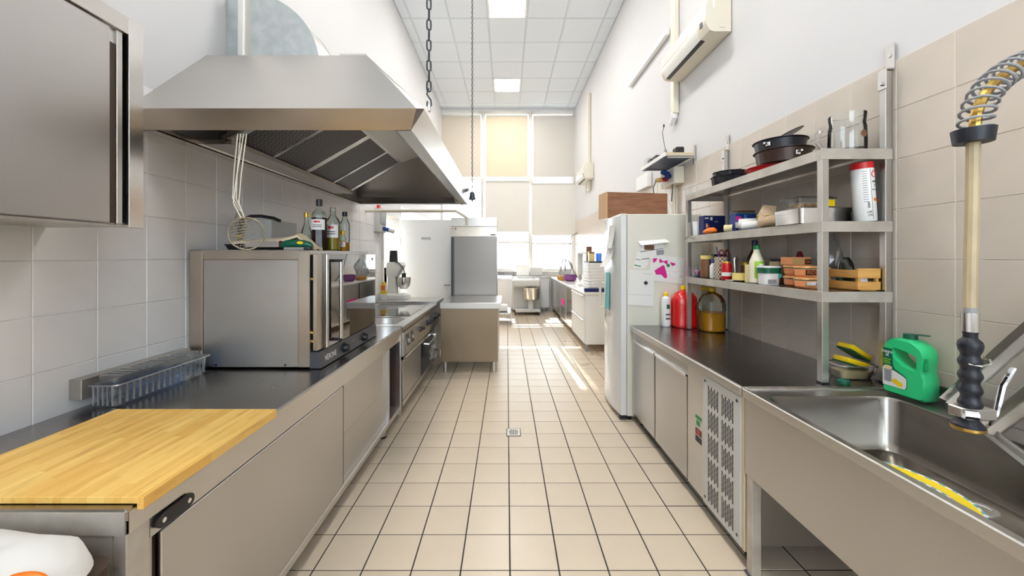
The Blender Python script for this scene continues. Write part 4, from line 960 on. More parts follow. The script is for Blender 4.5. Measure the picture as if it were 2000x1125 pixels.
# local +x faces the aisle after the half turn; local +s runs towards the camera: the handle side
mb = MB()
for i in range(6): mb.tube([J(.040*math.cos(a), .062+.018*math.cos(a*0)*0+.019*abs(math.sin(a))*0+.0165*(1 if abs(a) < 9 else 0)*math.sin(PI*.5), .138+i*.0095) for a in (-.9, 0, .9)], .004, 6)
mb.build('grip_ribs', 'green_jug', t)
MB().cyl(J(0, 0, .256), J(0, 0, .278), .024, 18).build('cap', 'green_dark', t)
MB().lathe((0, 0, 0), [(.022, .280), (.022, .283)], 16, mtx=JM @ Matrix.Translation((0, .046, 0))).build('flip_lid', 'green_dark', t)
lb = MB().prism([(-.076, .035), (.012, .035), (.018, .045), (.018, .085), (.008, .096), (-.030, .118), (-.036, .135), (-.040, .205), (-.076, .205)], 'x', .0425, .0442, mtx=JM).build('label', 'green_dark', t)
MB().prism([(-.076, .036), (.010, .036), (.016, .045), (.016, .083), (.004, .092), (-.03, .108), (-.076, .116)], 'x', .0440, .0447, mtx=JM).build('picture_panel', 'paper', lb)
mb = MB()
for i in range(5): mb.add([J(.0449, -.055+.017*math.cos(a), .060+i*.011+.007*math.sin(a)) for a in [2*PI*k/14 for k in range(14)]], [tuple(range(14))])
mb.build('plates_print', 'print_grey', lb)
MB().add([J(.0452, -.055+.018*math.cos(a), .118+.010*math.sin(a)) for a in [2*PI*k/14 for k in range(14)]], [tuple(range(14))]).build('plate_print', 'cream', lb)
for q, (s, z) in enumerate(((-.025, .062), (-.010, .054))): MB().add([J(.0455+q*.0002, s+.014*math.cos(a), z+.011*math.sin(a)) for a in [2*PI*k/14 for k in range(14)]], [tuple(range(14))]).build('lemon_print', 'yellow', lb)
for z, w in ((.152, .030), (.143, .026), (.134, .028)): MB().add([J(.0447, -.073, z), J(.0447, -.073+w, z), J(.0447, -.073+w, z+.004), J(.0447, -.073, z+.004)], [(0, 1, 2, 3)]).build('text_line', 'green_lime', lb)
rt_ = (JM.to_3x3() @ Vector((0, 1, 0))); 
text('happy', .019, J(.0450, -.058, .190), rt_, (0, 0, 1), 'white', lb); text('di', .019, J(.0450, -.058, .174), rt_, (0, 0, 1), 'white', lb)
# --- tall steel shelf rack on the counter
t = thing('shelf_rack', 'steel shelf rack of three shelves standing on the right counter, loaded with groceries', 'shelf', (1.7, 2.55, RT))
SH = (1.3275, 1.6725, 2.0275)
for (x, y, top) in ((1.558, 1.868, 2.0), (1.868, 1.868, 2.41), (1.558, 3.247, 2.0), (1.868, 3.247, 2.40)):
    p = MB().box(x-.0165, x+.0165, y-.0165, y+.0165, RT+.006, top, .002).build('post', 'steel', t)
    MB().box(x-.018, x+.018, y-.018, y+.018, RT+.0005, RT+.008).build('post_foot', 'black', p)
for z in SH:
    s = MB().box(1.541, 1.886, 1.851, 3.265, z-.006, z, .001).build('shelf_board', 'steel_top', t)
    MB().box(1.5395, 1.5425, 1.850, 3.266, z-.052, z, .001).build('front_rim', 'steel_worn', s)
    MB().box(1.5425, 1.884, 1.8495, 1.8525, z-.052, z, .001).build('end_rim', 'steel_worn', s); MB().box(1.5425, 1.884, 3.2635, 3.2665, z-.052, z).build('end_rim', 'steel_worn', s)
for y, z in ((1.868, 2.41), (3.247, 2.40)):
    b = MB().box(1.848, 1.855, y-.022, y+.022, z-.09, z+.01, .002).box(1.855, 1.893, y-.022, y+.022, z+.004, z+.012, .002).box(1.886, 1.894, y-.022, y+.022, z, z+.135, .002).build('wall_bracket', 'steel_bright', t)
    MB().cyl((1.880, y, z+.08), (1.886, y, z+.08), .011, 10).build('screw', 'chrome', b); MB().cyl((1.838, y, z-.06), (1.848, y, z-.06), .010, 8).build('screw', 'chrome', b)
T1, T2, T3 = SH[2]+.001, SH[1]+.001, SH[0]+.001
# top shelf
t = thing('beer_mug', 'large clear glass beer mug on the near end of the top shelf', 'mug', (1.76, 1.96, T1))
MB().lathe((1.76, 1.96, T1+.0005), [(.070, 0), (.078, .008), (.079, .05), (.077, .13), (.072, .15), (.074, .17), (.077, .20), (.074, .201), (.070, .165), (.068, .15), (.073, .13), (.074, .02), (.0, .018)], 32).build('body', 'glass_jar', t)
MB().tube([(1.69, 1.975, T1+.13), (1.655, 1.985, T1+.14), (1.63, 1.99, T1+.11), (1.628, 1.99, T1+.07), (1.65, 1.985, T1+.035), (1.69, 1.975, T1+.035)], .010, 8).build('handle', 'glass_jar', t)
MB().add([(1.775+.018*math.cos(a), 1.96-math.sqrt(.0800**2-(.015+.018*math.cos(a))**2), T1+.085+.018*math.sin(a)) for a in [2*PI*k/16 for k in range(16)]], [tuple(range(16))]).build('emblem', 'brown', t)
def pan(name, lab, x, y, z, r, h, mt, clip=None, flute=0):
    t = thing(name, lab, 'cake pan', (x, y, z)); z += .0008; n = 48
    mb = MB(); lp = []
    for rr, zz in ((r*.86, 0), (r*.90, .004), (r*.97, h-.004), (r*1.04, h), (r*1.04, h+.003), (r*.96, h), (r*.88, .006), (r*.3, .005)):
        lp.append([(x+rr*(1+(flute*math.cos(12*2*PI*i/n) if .86 < rr/r < 1.05 else 0))*math.cos(2*PI*i/n), y+rr*(1+(flute*math.cos(12*2*PI*i/n) if .86 < rr/r < 1.05 else 0))*math.sin(2*PI*i/n), z+zz) for i in range(n)])
    mb.loft(lp).build('body', mt, t)
    if clip:
        for a in clip:
            c_, s_ = math.cos(a), math.sin(a); m2 = Matrix.Translation((x+r*c_, y+r*s_, z+h*.5)) @ Matrix.Rotation(a, 4, 'Z')
            MB().box(-.004, .008, -.012, .012, -.014, .014, .003, m2).box(.006, .045, -.008, .004, -.006, .006, .002, m2).build('spring_clip', 'chrome', t)
    return t
pan('red_pan', 'flat red pan at the bottom of the cake pan stack', 1.70, 2.42, T1, .150, .032, 'red')
pan('springform_pan', 'brown springform pan, in the middle of the cake pan stack', 1.705, 2.34, T1+.036, .150, .078, 'brown_pan', (-PI/2-.15,))
pan('springform_pan', 'black springform pan with long clip, on the brown springform', 1.70, 2.36, T1+.119, .140, .062, 'dark_pan', (-PI*.83,))
t = thing('pan_base', 'round black pan base leaning on top of the cake pan stack', 'pan base', (1.735, 2.37, T1+.185))
DM = Matrix.Translation((1.735, 2.36, T1+.222)) @ Matrix.Rotation(math.radians(-24), 4, 'Y') @ Matrix.Rotation(math.radians(-10), 4, 'X')
MB().lathe((0, 0, 0), [(.0, -.002), (.098, -.002), (.102, .001), (.098, .003), (0, .002)], 36, mtx=DM).build('disc', 'dark_pan', t)
pan('fluted_pan', 'black fluted bundt pan on the far part of the top shelf', 1.70, 2.89, T1, .125, .075, 'dark_pan', None, .035)
pan('fluted_pan', 'second black fluted pan nested in the fluted pan below', 1.70, 2.89, T1+.034, .113, .075, 'dark_pan', None, .03)
# middle shelf
t = thing('cookie_tin', 'long plain silver tin box on the middle shelf', 'tin', (1.70, 2.07, T2))
MB().loft([rrect(1.532, 1.86, 1.972, 2.175, .02, z) for z in (T2+.001, T2+.062)]).build('body', 'steel_bright', t)
MB().loft([rrect(1.529, 1.863, 1.969, 2.178, .022, T2+.058), rrect(1.529, 1.863, 1.969, 2.178, .022, T2+.080), rrect(1.533, 1.859, 1.973, 2.174, .02, T2+.084)]).build('lid', 'steel_bright', t)
t = thing('nut_box', 'clear plastic box of nuts on top of the silver tin', 'food box', (1.65, 2.09, T2+.085))
tub(MB(), 1.555, 1.755, 2.02, 2.15, T2+.0855, T2+.135, .012, .02).build('tray', 'plastic_clear', t)
mb = MB()
for i in range(90):
    x, y = random.uniform(1.58, 1.73), random.uniform(2.035, 2.135); mb.ball((x, y, T2+.092+random.uniform(0, .022)), random.uniform(.006, .011), random.uniform(.005, .008), .005, 6, 4)
mb.build('nuts', 'nuts', t, kind='stuff')
MB().loft([rrect(1.545, 1.765, 2.01, 2.16, .02, T2+.135), rrect(1.545, 1.765, 2.01, 2.16, .02, T2+.139), rrect(1.565, 1.745, 2.03, 2.14, .02, T2+.150)]).build('lid', 'plastic_clear', t)
MB().box(1.715, 1.748, 2.019, 2.021, T2+.095, T2+.13).build('yellow_sticker', 'yellow', t)
t = thing('snack_can', 'tall white can with red lid at the near end of the middle shelf', 'can', (1.803, 1.905, T2))
CM = Matrix.Translation((1.803, 1.905, T2+.002)) @ Matrix.Rotation(math.radians(-4), 4, 'Y')
MB().lathe((0, 0, 0), [(.043, 0), (.045, .004), (.045, .262), (.043, .265)], 28, mtx=CM).build('body', 'white', t)
MB().lathe((0, 0, 0), [(.0465, .262), (.0465, .292), (.042, .295)], 28, mtx=CM).build('lid', 'red', t)
R3 = CM.to_3x3()
def canp(a, z, d=.0008): return CM @ Vector(((.045+d)*math.cos(a), (.045+d)*math.sin(a), z))
MB().tube([canp(-1.62+.0*z, z, .0002) for z in (.01, .13, .255)], .0007, 4).build('seam', 'print_dark', t)
for (a, z, s, w) in ((-1.28, .195, .020, 'sta'), (-1.22, .175, .018, 'l'), (-1.30, .155, .010, 'per un')):
    nrm = R3 @ Vector((math.cos(a), math.sin(a), 0)); rt = R3 @ Vector((-math.sin(a), math.cos(a), 0)); text(w, s, canp(a, z, .0012), rt, R3 @ Vector((0, 0, 1)), 'black', t)
for (a, z, s, w) in ((-1.90, .045, .016, 'UK'), (-1.88, .030, .014, 'ZA')):
    rt = R3 @ Vector((-math.sin(a), math.cos(a), 0)); text(w, s, canp(a, z, .0012), rt, R3 @ Vector((0, 0, 1)), 'black', t)
mb = MB()
for i in range(14):
    z = .245-i*.0115
    mb.add([canp(-2.35, z), canp(-2.15, z), canp(-1.95, z), canp(-1.95, z+.003), canp(-2.15, z+.003), canp(-2.35, z+.003)], [(0, 1, 4, 5), (1, 2, 3, 4)])
mb.build('small_print', 'print_grey', t)
MB().add([canp(-2.05, .065), canp(-1.85, .065), canp(-1.85, .095), canp(-2.05, .095)], [(0, 1, 2, 3)]).build('barcode', 'print_grey', t)
MB().add([canp(-1.25+.22*math.cos(a), .105+.009*math.sin(a)) for a in [2*PI*k/12 for k in range(12)]], [tuple(range(12))]).build('nut_print', 'orange', t)
MB().tube([canp(-1.20+.30*math.cos(a)*(1-.2*math.sin(a)), .232+.016*math.sin(a), .001) for a in [2*PI*k/14 for k in range(14)]], .0018, 5, True).build('heart_print', 'red', t)
t = thing('folded_box', 'flattened grey carton standing upright behind the white can', 'carton', (1.83, 1.965, T2))
MB().box(1.868, 1.880, 1.90, 1.955, T2+.0005, T2+.25, .001).build('panel', 'grey', t)
MB().box(1.866, 1.868, 1.905, 1.95, T2+.10, T2+.115).build('print', 'orange', t)
t = thing('paper_bag', 'crumpled open kraft paper bag on the middle shelf beside the tin', 'bag', (1.62, 2.36, T2))
def pbag(i, j, n=20):
    a = 2*PI*i/n; v = j/8; rx = .080*(1-.5*v)+.006*noise.noise((i*.9, j*.7, 2)); rz = .035+.012*math.sin(v*5)+.014*noise.noise((i*.7, j*.8, 5))
    x = 1.68-.10*v; y = 2.245+.125*v
    if v > .7: rz *= 1+1.2*(v-.7)/.3; 
    return (x+rx*.55*math.cos(a), y+rx*.35*math.cos(a), max(T2+.002, T2+.040+rz*math.sin(a)))
mb = MB(); mb.add([pbag(i, j) for j in range(9) for i in range(20)], [(j*20+i, j*20+(i+1) % 20, (j+1)*20+(i+1) % 20, (j+1)*20+i) for j in range(8) for i in range(20)]+[tuple(range(19, -1, -1))])
mb.build('pouch', 'paper_kraft', t, ang=25)
MB().add([(1.57, 2.375, T2+.08), (1.635, 2.31, T2+.082), (1.66, 2.33, T2+.135), (1.615, 2.385, T2+.150), (1.57, 2.377, T2+.082), (1.635, 2.312, T2+.084), (1.66, 2.332, T2+.137), (1.615, 2.387, T2+.152)], [(0, 1, 2, 3), (7, 6, 5, 4), (0, 4, 5, 1), (1, 5, 6, 2), (2, 6, 7, 3), (3, 7, 4, 0)]).build('flap', 'paper_kraft', t)
def roll(name, lab, a, b, r, core, mt, rc):
    a, b = Vector(a), Vector(b); t = thing(name, lab, 'roll', (a.x, a.y, a.z-r)); d = (b-a).normalized(); u = d.orthogonal().normalized(); w = d.cross(u); n = 24
    lp = [[p+(u*math.cos(2*PI*i/n)+w*math.sin(2*PI*i/n))*q for i in range(n)] for p, q in ((a, rc), (a, r), (b, r), (b, rc), (a+d*.001, rc))]
    MB().loft(lp, False, False).build('sheet_roll', mt, t)
    lp = [[p+(u*math.cos(2*PI*i/n)+w*math.sin(2*PI*i/n))*q for i in range(n)] for p, q in ((a-d*.001, rc*.99), (b+d*.001, rc*.99), (b+d*.001, rc*.8), (a-d*.001, rc*.8), (a-d*.001, rc*.99))]
    MB().loft(lp, False, False).build('core', core, t)
roll('paper_roll', 'white kitchen paper roll lying before the blue box with red label', (1.595, 2.60, T2+.043), (1.71, 2.50, T2+.043), .041, 'brown', 'paper', .018)
roll('parchment_roll', 'pale roll with white plug end lying in front of the kraft bag', (1.572, 2.525, T2+.030), (1.637, 2.43, T2+.030), .028, 'white', 'paper', .012)
roll('tape_roll', 'small pale roll with brown core near the orange net', (1.57, 2.735, T2+.028), (1.61, 2.70, T2+.028), .027, 'brown', 'cream', .018)
def carton(name, lab, x0, x1, y0, y1, z, h, mt, prints, rz=0, cat='box'):
    t = thing(name, lab, cat, ((x0+x1)/2, (y0+y1)/2, z)); z += .0008
    MB().box(x0, x1, y0, y1, z, z+h, .0012).build('body', mt, t)
    for pn_, pm_, a, b, c_, d_ in prints:
        MB().box(x0+(x1-x0)*a, x0+(x1-x0)*b, y0-.0008, y0+.0005, z+h*c_, z+h*d_).build(pn_, pm_, t)
    t.rotation_euler = (0, 0, rz); return t
carton('pasta_box', 'dark blue pasta carton with small prints at the far end of the middle shelf', 1.58, 1.76, 3.05, 3.12, T2, .155, 'blue_deep', [('logo', 'grey_box', .05, .22, .82, .90), ('white_label', 'paper', .30, .40, .76, .92), ('picture', 'tan', .10, .18, .38, .58), ('red_seal', 'red', .19, .27, .40, .50), ('serving_print', 'tan', .13, .20, .08, .28), ('text_print', 'print_grey', .50, .66, .66, .72)], .06)
carton('blue_box', 'light and dark blue box with red label behind the paper roll', 1.605, 1.76, 2.66, 2.73, T2, .125, 'blue', [('red_label', 'pink', .02, .26, .62, .86), ('white_label', 'paper', .0, .40, .22, .54), ('cyan_side', 'blue_light', .40, .50, .2, .95)], 0)
MB().add([(1.60, 2.655, T2+.128), (1.765, 2.655, T2+.128), (1.765, 2.735, T2+.140), (1.60, 2.735, T2+.140), (1.60, 2.655, T2+.130), (1.765, 2.655, T2+.130), (1.765, 2.735, T2+.142), (1.60, 2.735, T2+.142)], [(0, 1, 2, 3), (7, 6, 5, 4), (0, 4, 5, 1), (1, 5, 6, 2), (2, 6, 7, 3), (3, 7, 4, 0)]).single('blue_bag', 'blue_light', 'light blue packet lying flat on the blue box', 'packet')
MB().loft([rrect(1.66, 1.80, 2.74, 2.80, .01, z) for z in (T2+.001, T2+.16)]).single('brown_packet', 'brown', 'brown packet standing at the back behind the blue boxes', 'packet')
MB().loft([rrect(1.72, 1.80, 2.58, 2.62, .01, z) for z in (T2+.001, T2+.115)]).single('yellow_packet', 'yellow', 'yellow and red packet behind the white paper roll', 'packet')
MB().loft([[(1.572+.055*math.cos(a)*k*.7+.004*noise.noise((i*.8, k*5, 1)), 2.93+.075*math.sin(a)*k+.0*i, T2+z+.006*noise.noise((i*.9, z*60, 3))*(1 if z > .01 else 0)) for i, a in enumerate([2*PI*i/18 for i in range(18)])] for k, z in ((.6, .002), (.95, .012), (1, .024), (.7, .04), (.3, .048))]).single('orange_net', 'orange', 'orange net bag lying on the middle shelf edge by the pasta carton', 'bag')
t = thing('white_cup', 'white lidded cup at the far end of the middle shelf', 'cup', (1.60, 3.19, T2))
MB().lathe((1.60, 3.19, T2+.001), [(.030, 0), (.034, .1), (.034, .105)], 20).build('body', 'white', t); MB().lathe((1.60, 3.19, T2+.1065), [(.036, 0), (.036, .012), (.03, .014)], 20).build('lid', 'white', t)
MB().tube([(1.53, 3.27, T2-.028), (1.535, 3.24, T2-.012), (1.536, 3.20, T2-.004), (1.536, 3.15, T2-.02), (1.534, 3.10, T2-.028)], .002, 5).single('wire_tie', 'iron', 'dark wire tied round the far corner of the middle shelf', 'wire')
# lower shelf
def jar(name, lab, x, y, z, r, h, mt, lid, lidh=.016, band=None, cat='jar', lr=None, sx=1):
    t = thing(name, lab, cat, (x, y, z)); z += .0008
    MB().lathe((x, y, z), [(r*.9, 0), (r, .006), (r, h*.78), (r*.88, h-lidh)], 22, sx=sx).build('body', mt, t)
    MB().lathe((x, y, z), [((lr or r*.92), h-lidh), ((lr or r*.92), h-.002), ((lr or r*.92)*.93, h)], 22, sx=sx).build('lid', lid, t)
    if band: MB().lathe((x, y, z), [(r*1.012, h*band[1]), (r*1.012, h*band[2])], 22, sx=sx).build('label', band[0], t)
    return t
t = thing('ribbon_tub', 'clear tub of pink and mint ribbons at the far end of the lower shelf', 'tub', (1.60, 3.18, T3))
tub(MB(), 1.56, 1.66, 3.13, 3.215, T3+.001, T3+.085, .01, .012).build('tray', 'plastic_clear', t)
MB().box(1.575, 1.61, 3.145, 3.20, T3+.015, T3+.06, .01).build('pink_ribbon', 'pink_soft', t); MB().box(1.615, 1.645, 3.15, 3.20, T3+.012, T3+.10, .012).build('mint_ribbon', 'teal', t)
MB().box(1.57, 1.65, 3.14, 3.205, T3+.004, T3+.012, .002).build('blue_pad', 'blue', t)
jar('spread_jar', 'brown spread jar with cream lid near the pink tub', 1.615, 3.06, T3, .050, .180, 'brown', 'yellow_soft', .030, cat='jar')
MB().box(1.70, 1.80, 3.10, 3.16, T3+.001, T3+.19, .003).single('navy_packet', 'blue_deep', 'navy packet standing behind the brown spread jar', 'packet')
bottle('glue_bottle', 'small white bottle with blue nozzle beside the checked box', 'bottle', 1.595, 2.93, T3, .150, .024, 'white', 'blue', .03, .014, .010, .60, .80)
t = thing('checked_box', 'checked card box holding red scissors and pens', 'box', (1.60, 2.82, T3))
MB().box(1.560, 1.628, 2.80, 2.85, T3+.001, T3+.170).build('body', 'checked_card', t)
t2 = thing('scissors', 'red handled scissors standing in the checked card box', 'scissors', (1.61, 2.825, T3+.171))
MB().tube([(1.600+.018*math.cos(a), 2.825, T3+.195+.024*math.sin(a)) for a in [2*PI*k/16 for k in range(16)]], .0045, 6, True).tube([(1.640+.018*math.cos(a), 2.825, T3+.195+.024*math.sin(a)) for a in [2*PI*k/16 for k in range(16)]], .0045, 6, True).build('handle', 'red_dark', t2)
MB().bar((1.612, 2.825, T3+.172), (1.618, 2.825, T3+.10), .012, .002).build('blade', 'steel', t2)
MB().cyl((1.585, 2.835, T3+.171), (1.575, 2.85, T3+.245), .004, 8).single('blue_pen', 'blue', 'blue pen standing in the checked card box', 'pen')
MB().cyl((1.622, 2.815, T3+.171), (1.645, 2.83, T3+.225), .004, 8).single('dark_pen', 'black', 'dark pen leaning in the checked box by the scissors', 'pen')
jar('sauce_jar', 'red jar with gold lid and white label in front of the checked box', 1.592, 2.745, T3, .033, .135, 'red', 'gold', .012, ('paper', .22, .42))
t = thing('foil_scoop', 'silver spoon handle standing behind the yellow tape roll', 'spoon', (1.62, 2.69, T3))
MB().loft([[(1.625+w*math.cos(a), 2.69+.004*math.sin(a), T3+z) for a in [2*PI*i/12 for i in range(12)]] for w, z in ((.007, .001), (.009, .06), (.014, .13), (.015, .15), (.010, .165), (.002, .17))]).build('handle', 'steel_bright', t)
t = thing('tape_roll', 'roll of yellow tape lying flat on the lower shelf', 'tape', (1.605, 2.60, T3))
MB().lathe((1.605, 2.60, T3+.010), [(.034, 0), (.052, 0), (.052, .048), (.034, .048), (.034, 0)], 28).build('tape', 'yellow_soft', t)
MB().box(1.548, 1.62, 2.60, 2.69, T3+.0005, T3+.009, .003).single('foil_dish', 'steel', 'flat grey foil dish lying under the yellow tape roll', 'dish')
jar('spice_jar', 'small brown jar with gold lid behind the yellow tape', 1.70, 2.70, T3, .028, .13, 'brown', 'gold', .02)
carton('tea_box', 'cream coloured upright carton beside the dressing bottle', 1.572, 1.640, 2.462, 2.505, T3, .118, 'cream', [('orange_print', 'orange', .0, .10, .05, .35), ('dark_line', 'brown', .25, .92, .86, .90), ('text_print', 'tan', .25, .90, .72, .76)])
bottle('dark_bottle', 'dark red brown bottle with blue black cap at the back of the lower shelf', 'bottle', 1.765, 2.70, T3, .285, .044, 'liquid_dark', 'blue_deep', .032, .019, .016, .55, .78, lab='paper', lab_z=(.22, .40))
bottle('dressing_bottle', 'white salad dressing bottle with green cap and lime label', 'bottle', 1.590, 2.412, T3, .243, .041, 'dressing', 'green', .028, .019, .017, .55, .82, lab='green_lime', lab_z=(.14, .58), lab2='paper')
jar('mustard_jar', 'beige jar with dark lid behind the green labelled tub', 1.745, 2.45, T3, .042, .155, 'cream', 'black', .016)
t = thing('white_tub', 'white tub with green top label on the lower shelf', 'tub', (1.608, 2.235, T3))
MB().loft([rrect(1.552, 1.642, 2.265, 2.357, .03, T3+.001), rrect(1.546, 1.649, 2.260, 2.362, .03, T3+.104)]).build('body', 'white', t)
MB().loft([rrect(1.543, 1.652, 2.257, 2.365, .032, T3+.104), rrect(1.543, 1.652, 2.257, 2.365, .032, T3+.114)]).build('lid', 'white', t)
MB().loft([rrect(1.5455, 1.6495, 2.2595, 2.3625, .031, T3+.070), rrect(1.5445, 1.6505, 2.2585, 2.3635, .031, T3+.103)], False, False).build('green_band', 'green_dark', t)
MB().box(1.62, 1.638, 2.2585, 2.261, T3+.045, T3+.068).build('teal_label', 'teal', t); MB().box(1.56, 1.608, 2.2595, 2.263, T3+.010, T3+.034).build('text_print', 'print_grey', t)
def fish_tub(x, y, z, kind, lab):
    t = thing('tuna_tub', lab, 'food tub', (x, y, z), 'orange tuna tubs on the lower shelf'); z += .0006
    w, d_ = .146, .098
    MB().loft([rrect(x-w*.40, x+w*.40, y-d_*.38, y+d_*.38, .03, z), rrect(x-w*.46, x+w*.46, y-d_*.45, y+d_*.45, .035, z+.010), rrect(x-w*.48, x+w*.48, y-d_*.47, y+d_*.47, .035, z+.044)]).build('body', 'orange_can', t)
    MB().loft([rrect(x-w*.485, x+w*.485, y-d_*.475, y+d_*.475, .035, z+.0425), rrect(x-w*.485, x+w*.485, y-d_*.475, y+d_*.475, .035, z+.0475)]).build('seam', 'green_dark', t)
    MB().loft([rrect(x-w*.50, x+w*.50, y-d_*.5, y+d_*.5, .037, z+.0475), rrect(x-w*.50, x+w*.50, y-d_*.5, y+d_*.5, .037, z+.057), rrect(x-w*.46, x+w*.46, y-d_*.46, y+d_*.46, .035, z+.0605)]).build('lid', 'orange_lid', t)
    yf = y-d_*.47
    if kind == 'logo':
        b = MB().box(x-w*.40, x-w*.02, yf-.0012, yf+.002, z+.010, z+.038, .001).build('logo_patch', 'black', t)
        text('RIO', .026, (x-w*.21, yf-.0016, z+.0245), (1, 0, 0), (0, 0, 1), 'orange', b)
        MB().box(x+.0, x+w*.36, yf-.0010, yf+.002, z+.022, z+.034).build('label_print', 'print_grey', t)
    else:
        MB().box(x-w*.36, x+w*.05, yf-.0010, yf+.002, z+.018, z+.036).build('white_print', 'paper', t)
        MB().box(x-w*.05, x+w*.05, yf-.0014, yf+.002, z+.018, z+.034).build('barcode', 'print_grey', t) if kind == 'bar' else MB().cyl((x+w*.2, yf-.0012, z+.026), (x+w*.2, yf+.002, z+.026), .009, 12).build('green_seal', 'green_lime', t)
fish_tub(1.694, 2.203, T3, 'seal', 'orange tuna tub with green seal, bottom left of the stack')
fish_tub(1.694, 2.203, T3+.0615, 'logo', 'orange tuna tub with dark logo patch, upper left of the stack')
fish_tub(1.640, 2.050, T3, 'bar', 'orange tuna tub with barcode, bottom right, partly behind the post')
fish_tub(1.640, 2.050, T3+.0615, 'logo', 'orange tuna tub with dark logo patch, upper right, partly behind the post')
t = thing('tuna_tin', 'orange and brown tuna tin pack with dark logo, topmost on the tubs', 'tin', (1.688, 2.215, T3+.1225))
MB().loft([rrect(1.63, 1.743, 2.165, 2.265, .012, z) for z in (T3+.1235, T3+.168)]).build('body', 'orange_can', t)
MB().box(1.634, 1.693, 2.1640, 2.1655, T3+.128, T3+.160).build('brown_panel', 'tan', t)
b = MB().box(1.702, 1.741, 2.1634, 2.1655, T3+.126, T3+.156, .001).build('logo_patch', 'black', t); text('OLI', .021, (1.722, 2.163, T3+.141), (1, 0, 0), (0, 0, 1), 'orange', b)
t = thing('wood_crate', 'small slatted wooden crate at the near end of the lower shelf', 'crate', (1.80, 1.965, T3))
cx0, cx1, cy0, cy1 = 1.735, 1.848, 1.872, 2.07
for z in (T3+.006, T3+.064):
    for q in ((cx0, cx1, cy0, cy0+.006), (cx0, cx1, cy1-.006, cy1), (cx0, cx0+.006, cy0+.006, cy1-.006), (cx1-.006, cx1, cy0+.006, cy1-.006)): MB().box(*q, z, z+.040, .001).build('slat', 'wood_crate', t)
for x in (cx0+.006, cx1-.018):
    for y in (cy0+.006, cy1-.018): MB().box(x, x+.012, y, y+.012, T3+.001, T3+.112).build('corner_post', 'wood_crate', t)
MB().box(cx0+.006, cx1-.006, cy0+.006, cy1-.006, T3+.001, T3+.006).build('base_board', 'wood_crate', t)
MB().box(cx0, cx1, cy0-.001, cy0+.006, T3+.104, T3+.112).build('slat', 'wood_crate', t)
def crumple(name, mt, lab, c_, r, h, seed, cat='bag'):
    mb = MB(); n = 20
    def P(i, j):
        a = 2*PI*i/n; v = j/8; k = math.sin(PI*(.14+.80*v))**.7*(1+.45*noise.noise((math.cos(a)*1.3+seed, math.sin(a)*1.3, v*2.2)))
        return (c_[0]+r[0]*k*math.cos(a), c_[1]+r[1]*k*math.sin(a), c_[2]+h*v)
    mb.add([P(i, j) for j in range(9) for i in range(n)], [(j*n+i, j*n+(i+1) % n, (j+1)*n+(i+1) % n, (j+1)*n+i) for j in range(8) for i in range(n)]+[tuple(range(n-1, -1, -1))])
    return mb.single(name, mt, lab, cat)
crumple('green_bag', 'plastic_green', 'dark green crumpled plastic bag stuffed in the wooden crate', (1.792, 2.0, T3+.012), (.030, .042), .155, 3)
crumple('white_bag', 'paper', 'white crumpled wrapper lying in the wooden crate', (1.79, 1.908, T3+.012), (.024, .016), .07, 9)
crumple('clear_bag', 'plastic_bag', 'clear plastic bag hanging above the wooden crate', (1.81, 2.12, T3+.003), (.06, .045), .30, 5)
crumple('snack_bag', 'red_dark', 'dark red snack bag standing beside the wooden crate', (1.80, 2.33, T3+.003), (.028, .035), .20, 12)
# counter top objects
bottle('juice_bottle', 'white labelled lemon dressing bottle with yellow cap beside the red jug', 'bottle', 1.420, 3.385, RT, .302, .040, 'white', 'yellow', .032, .020, .016, .78, .90, lab='paper', lab_z=(.04, .76), lab2='green_dark')
def big_jug(name, lab, x, y, rx, ry, h, body, liq, lvl):
    t = thing(name, lab, 'jug', (x, y, RT)); z = RT+.0008; N = 32
    def L(k, zz): return [(x+rx*k*math.copysign(abs(math.cos(a))**.75, math.cos(a)), y+ry*k*math.copysign(abs(math.sin(a))**.75, math.sin(a)), z+zz) for a in [2*PI*i/N+.001 for i in range(N)]]
    lo = [L(.9, 0), L(.99, .012)]
    for i in range(5): q = .03+i*.028; lo += [L(1, q), L(.975, q+.012)]
    lo += [L(1, .17), L(1, .225), L(.93, .262), L(.70, .30), L(.36, h-.045), L(.22, h-.032), L(.22, h-.02)]
    MB().loft(lo).build('body', body, t)
    if liq: MB().loft([L(.87, .004), L(.96, .014)]+[L(.965 if i % 2 else .95, .03+i*.014) for i in range(int((lvl-.03)/.014))]).build('liquid', liq, t)
    MB().cyl((x, y, z+h-.034), (x, y, z+h), .030, 20).build('cap', 'yellow', t)
    return t, z+h
t, zt = big_jug('red_jug', 'large red five litre jug with yellow handle cap, by the fridge', 1.574, 3.363, .108, .084, .365, 'liquid_red', None, 0)
MB().tube([(1.585, 3.363, zt-.012), (1.61, 3.35, zt), (1.632, 3.34, zt+.002), (1.63, 3.34, zt-.02), (1.615, 3.345, zt-.05)], .006, 8).build('carry_handle', 'yellow', t)
t, zt = big_jug('oil_jug', 'large clear jug half full of amber oil with yellow cap, beside the red jug', 1.716, 3.175, .098, .092, .365, 'glass_bottle', 'liquid_amber', .17)
MB().tube([(1.70, 3.175, zt-.010), (1.66, 3.17, zt-.004), (1.622, 3.165, zt-.002), (1.618, 3.165, zt-.014), (1.66, 3.17, zt-.022)], .006, 8).build('carry_handle', 'yellow', t)
t = thing('sponge_box', 'clear food box holding yellow sponges, between the near shelf posts', 'food box', (1.775, 1.955, RT))
tub(MB(), 1.680, 1.872, 1.893, 2.018, RT+.001, RT+.072, .016, .03).build('tray', 'plastic_clear', t)
MB().loft([rrect(1.702, 1.850, 1.915, 1.996, .03, RT+.006), rrect(1.696, 1.856, 1.909, 2.002, .03, RT+.042)]).build('crumbs', 'crumbs', t)
